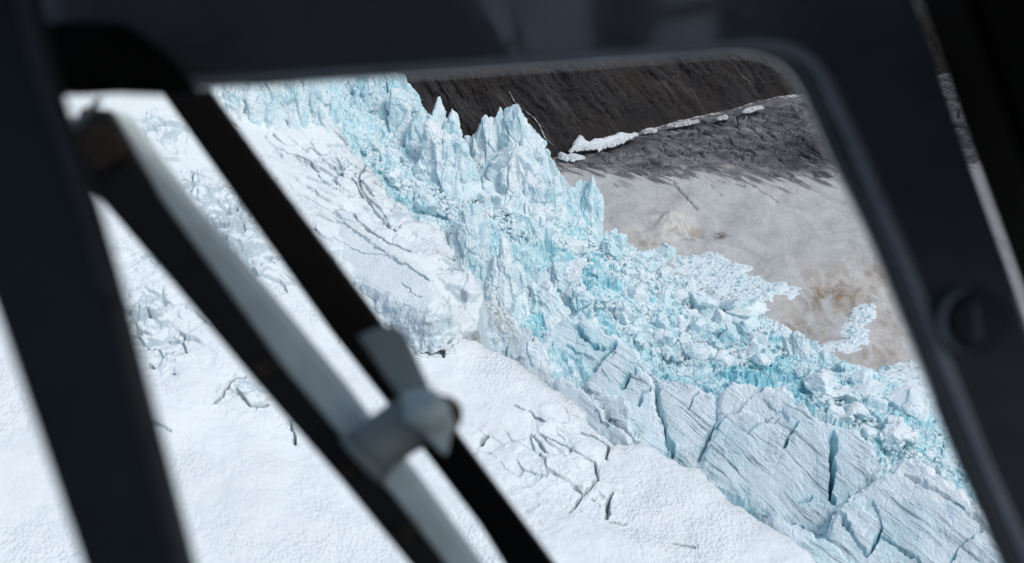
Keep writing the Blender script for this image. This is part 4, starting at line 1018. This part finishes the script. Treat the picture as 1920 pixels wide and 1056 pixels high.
# outside: black bar and grey strut joined by a clamp
plate('black_bar', [(300, 170), (250, 100), (338, 92), (388, 168), (470, 282), (560, 402), (700, 590), (860, 822), (1052, 1080), (1090, 1130), (990, 1130), (900, 985), (760, 800), (620, 622), (480, 425)], 1.18, 0.03, 'black', 0.003, 2)
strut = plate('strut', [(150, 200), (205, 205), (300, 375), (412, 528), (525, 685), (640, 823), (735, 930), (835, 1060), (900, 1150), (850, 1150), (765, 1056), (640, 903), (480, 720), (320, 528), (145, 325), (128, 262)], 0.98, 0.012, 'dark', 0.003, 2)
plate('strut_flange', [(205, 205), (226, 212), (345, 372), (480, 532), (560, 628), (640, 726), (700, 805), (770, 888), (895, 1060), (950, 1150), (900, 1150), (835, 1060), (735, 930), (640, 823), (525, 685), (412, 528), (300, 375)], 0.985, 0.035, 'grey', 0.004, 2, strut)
for (u, v, r) in ((190, 280, 0.0185), (497, 690, 0.0085), (655, 872, 0.0085), (757, 1000, 0.0085)):
    disc('bolt', u, v, 0.976, r, 0.014, 'rust', strut, 6 if r < 0.01 else 32, 0.002)
plate('hinge_ear', [(96, 236), (132, 218), (170, 214), (176, 240), (140, 262), (108, 286)], 0.99, 0.02, 'dgrey', 0.004, 2)
tube('cable', [(188, 186, 0.93), (160, 215, 0.93), (132, 250, 0.93), (120, 290, 0.94), (128, 330, 0.96)], 0.0028, 'dgrey')
clamp = tube('clamp', [(684, 858, 0.950), (706, 838, 0.952), (748, 806, 0.958), (792, 782, 0.965)], [0.0225, 0.0215, 0.0215, 0.0225], 'dgrey', None, 32)
tube('collar', [(676, 866, 0.949), (692, 851, 0.950)], [0.0236, 0.0236], 'dgrey', clamp, 32)
plate('clamp_jaw', [(752, 738), (782, 732), (815, 737), (842, 768), (852, 800), (842, 828), (836, 856), (822, 847), (793, 812), (757, 790)], 0.930, 0.03, 'grey', 0.007, 3, clamp)
tube('clamp_boss', [(772, 770, 0.925), (800, 772, 0.920), (834, 786, 0.920)], [0.010, 0.0155, 0.0120], 'grey', clamp, 24)
plate('clamp_tab', [(670, 630), (702, 616), (737, 610), (759, 626), (806, 732), (772, 744), (746, 744)], 0.945, 0.012, 'dgrey', 0.004, 3, clamp)
disc('clamp_bolt', 815, 752, 0.905, 0.0042, 0.006, 'grey', clamp, 16, 0.001)
disc('washer', 831, 778, 0.945, 0.0150, 0.006, 'brass', clamp, 32, 0.001)
tube('post_highlight', [(u, v, 0.558) for u, v in curve_pts([(22, -110), (44, 0), (74, 130), (118, 270), (162, 410), (208, 570)], 4)], 0.0035, 'edge')  # paler strip standing in for the highlight on the front post's edge

# unseen cabin panels, added to block sun and shape what the header mirrors
RGT = np.array([1.0, 0, 0])
def cam_pt(x, up, fwd): return RGT * x + UPV * up + FWD * fwd + np.array([0, 0, CAM_Z])
def cabin_panel(name, faces, direction, thick, mat):
    bm = bmesh.new()
    for f in faces:
        a = [bm.verts.new(cam_pt(*p)) for p in f]; b = [bm.verts.new(Vector(cam_pt(*p)) + Vector(direction) * thick) for p in f]
        bm.faces.new(a); bm.faces.new(b[::-1]); n = len(a)
        for i in range(n): bm.faces.new((a[i], b[i], b[(i + 1) % n], a[(i + 1) % n]))
    bmesh.ops.recalc_face_normals(bm, faces=bm.faces)
    me = bpy.data.meshes.new(name); bm.to_mesh(me); bm.free(); me.transform(heli.matrix_world.inverted())
    return link(name, me, M[mat], heli)
def back(u, v): return ((u - 960) / FPX * 2.6, (528 - v) / FPX * 2.6, -1.0)
def bk(*uv): return [back(*p) for p in uv]
cabin_panel('reflection_bulkhead', [bk((100, 114), (1390, 112), (1390, 230), (100, 230)), bk((1390, 112), (1900, 112), (2100, 1300), (1600, 1300), (1390, 230)), bk((100, -200), (840, -200), (898, 0), (940, 75), (962, 114), (100, 114)), bk((936, -100), (948, -100), (990, 113), (978, 113)), bk((941, 82), (966, 72), (968, 79), (944, 89)),
             bk((1100, -200), (1240, -200), (1232, 8), (1224, 113), (1114, 113), (1107, 0)), bk((1232, 8), (1345, -4), (1345, 20), (1300, 28), (1228, 42)), bk((1345, -200), (1372, -200), (1376, 30), (1374, 113), (1345, 113)), bk((1376, 30), (1440, 92), (1440, 113), (1374, 113)), bk((1430, -200), (1900, -200), (1900, 113), (1440, 113), (1440, 92), (1376, 30), (1376, -20))], -FWD, 0.02, 'black')  # added out of view, openings cut to make the header's reflections
cabin_panel('sun_block_roof', [[(-1.0, 0.24, 0.83), (1.4, 0.24, 0.83), (1.4, 0.80, -1.05), (-1.0, 0.80, -1.05)]], UPV, 0.02, 'liner')  # added out of view: keeps sun off the frame, underside bounces light

# ------------------------------------------------------------------ light, sky, camera
w = bpy.data.worlds.new('World'); scene.world = w; w.use_nodes = True
nt = w.node_tree; bg = nt.nodes['Background']
sky = nt.nodes.new('ShaderNodeTexSky'); sky.sky_type = 'NISHITA'; sky.sun_disc = False
SUN_EL, SUN_AZ = 56.0, 120.0      # azimuth clockwise from straight ahead
sky.sun_elevation = R(SUN_EL); sky.sun_rotation = R(SUN_AZ); sky.air_density = 1.0; sky.dust_density = 2.5; sky.ozone_density = 0.2
nt.links.new(sky.outputs[0], bg.inputs['Color']); bg.inputs['Strength'].default_value = 0.122
sl = bpy.data.lights.new('sun', 'SUN'); sl.energy = 1.36; sl.angle = R(13); sl.color = (1.0, 0.985, 0.955)
so = bpy.data.objects.new('sun', sl); COL.objects.link(so)
sdir = Vector((math.sin(R(SUN_AZ)) * math.cos(R(SUN_EL)), math.cos(R(SUN_AZ)) * math.cos(R(SUN_EL)), math.sin(R(SUN_EL))))
so.rotation_euler = sdir.to_track_quat('Z', 'Y').to_euler()
so.location = (0, 0, 600)

cd = bpy.data.cameras.new('camera'); cd.sensor_width = 36; cd.lens = 36 * FPX / 1920
cd.clip_start = 0.05; cd.clip_end = 20000
cd.dof.use_dof = True; cd.dof.focus_distance = 550; cd.dof.aperture_fstop = 4.8
co = bpy.data.objects.new('camera', cd); COL.objects.link(co)
co.location = (0, 0, CAM_Z); co.rotation_euler = (R(90) - PITCH, 0, 0)
scene.camera = co

scene.view_settings.view_transform = 'Standard'; scene.view_settings.look = 'None'
scene.view_settings.gamma = 1; scene.view_settings.use_curve_mapping = False; scene.view_settings.exposure = 0.0
scene.cycles.max_bounces = 8; scene.cycles.diffuse_bounces = 5; scene.cycles.glossy_bounces = 2
scene.cycles.use_denoising = True
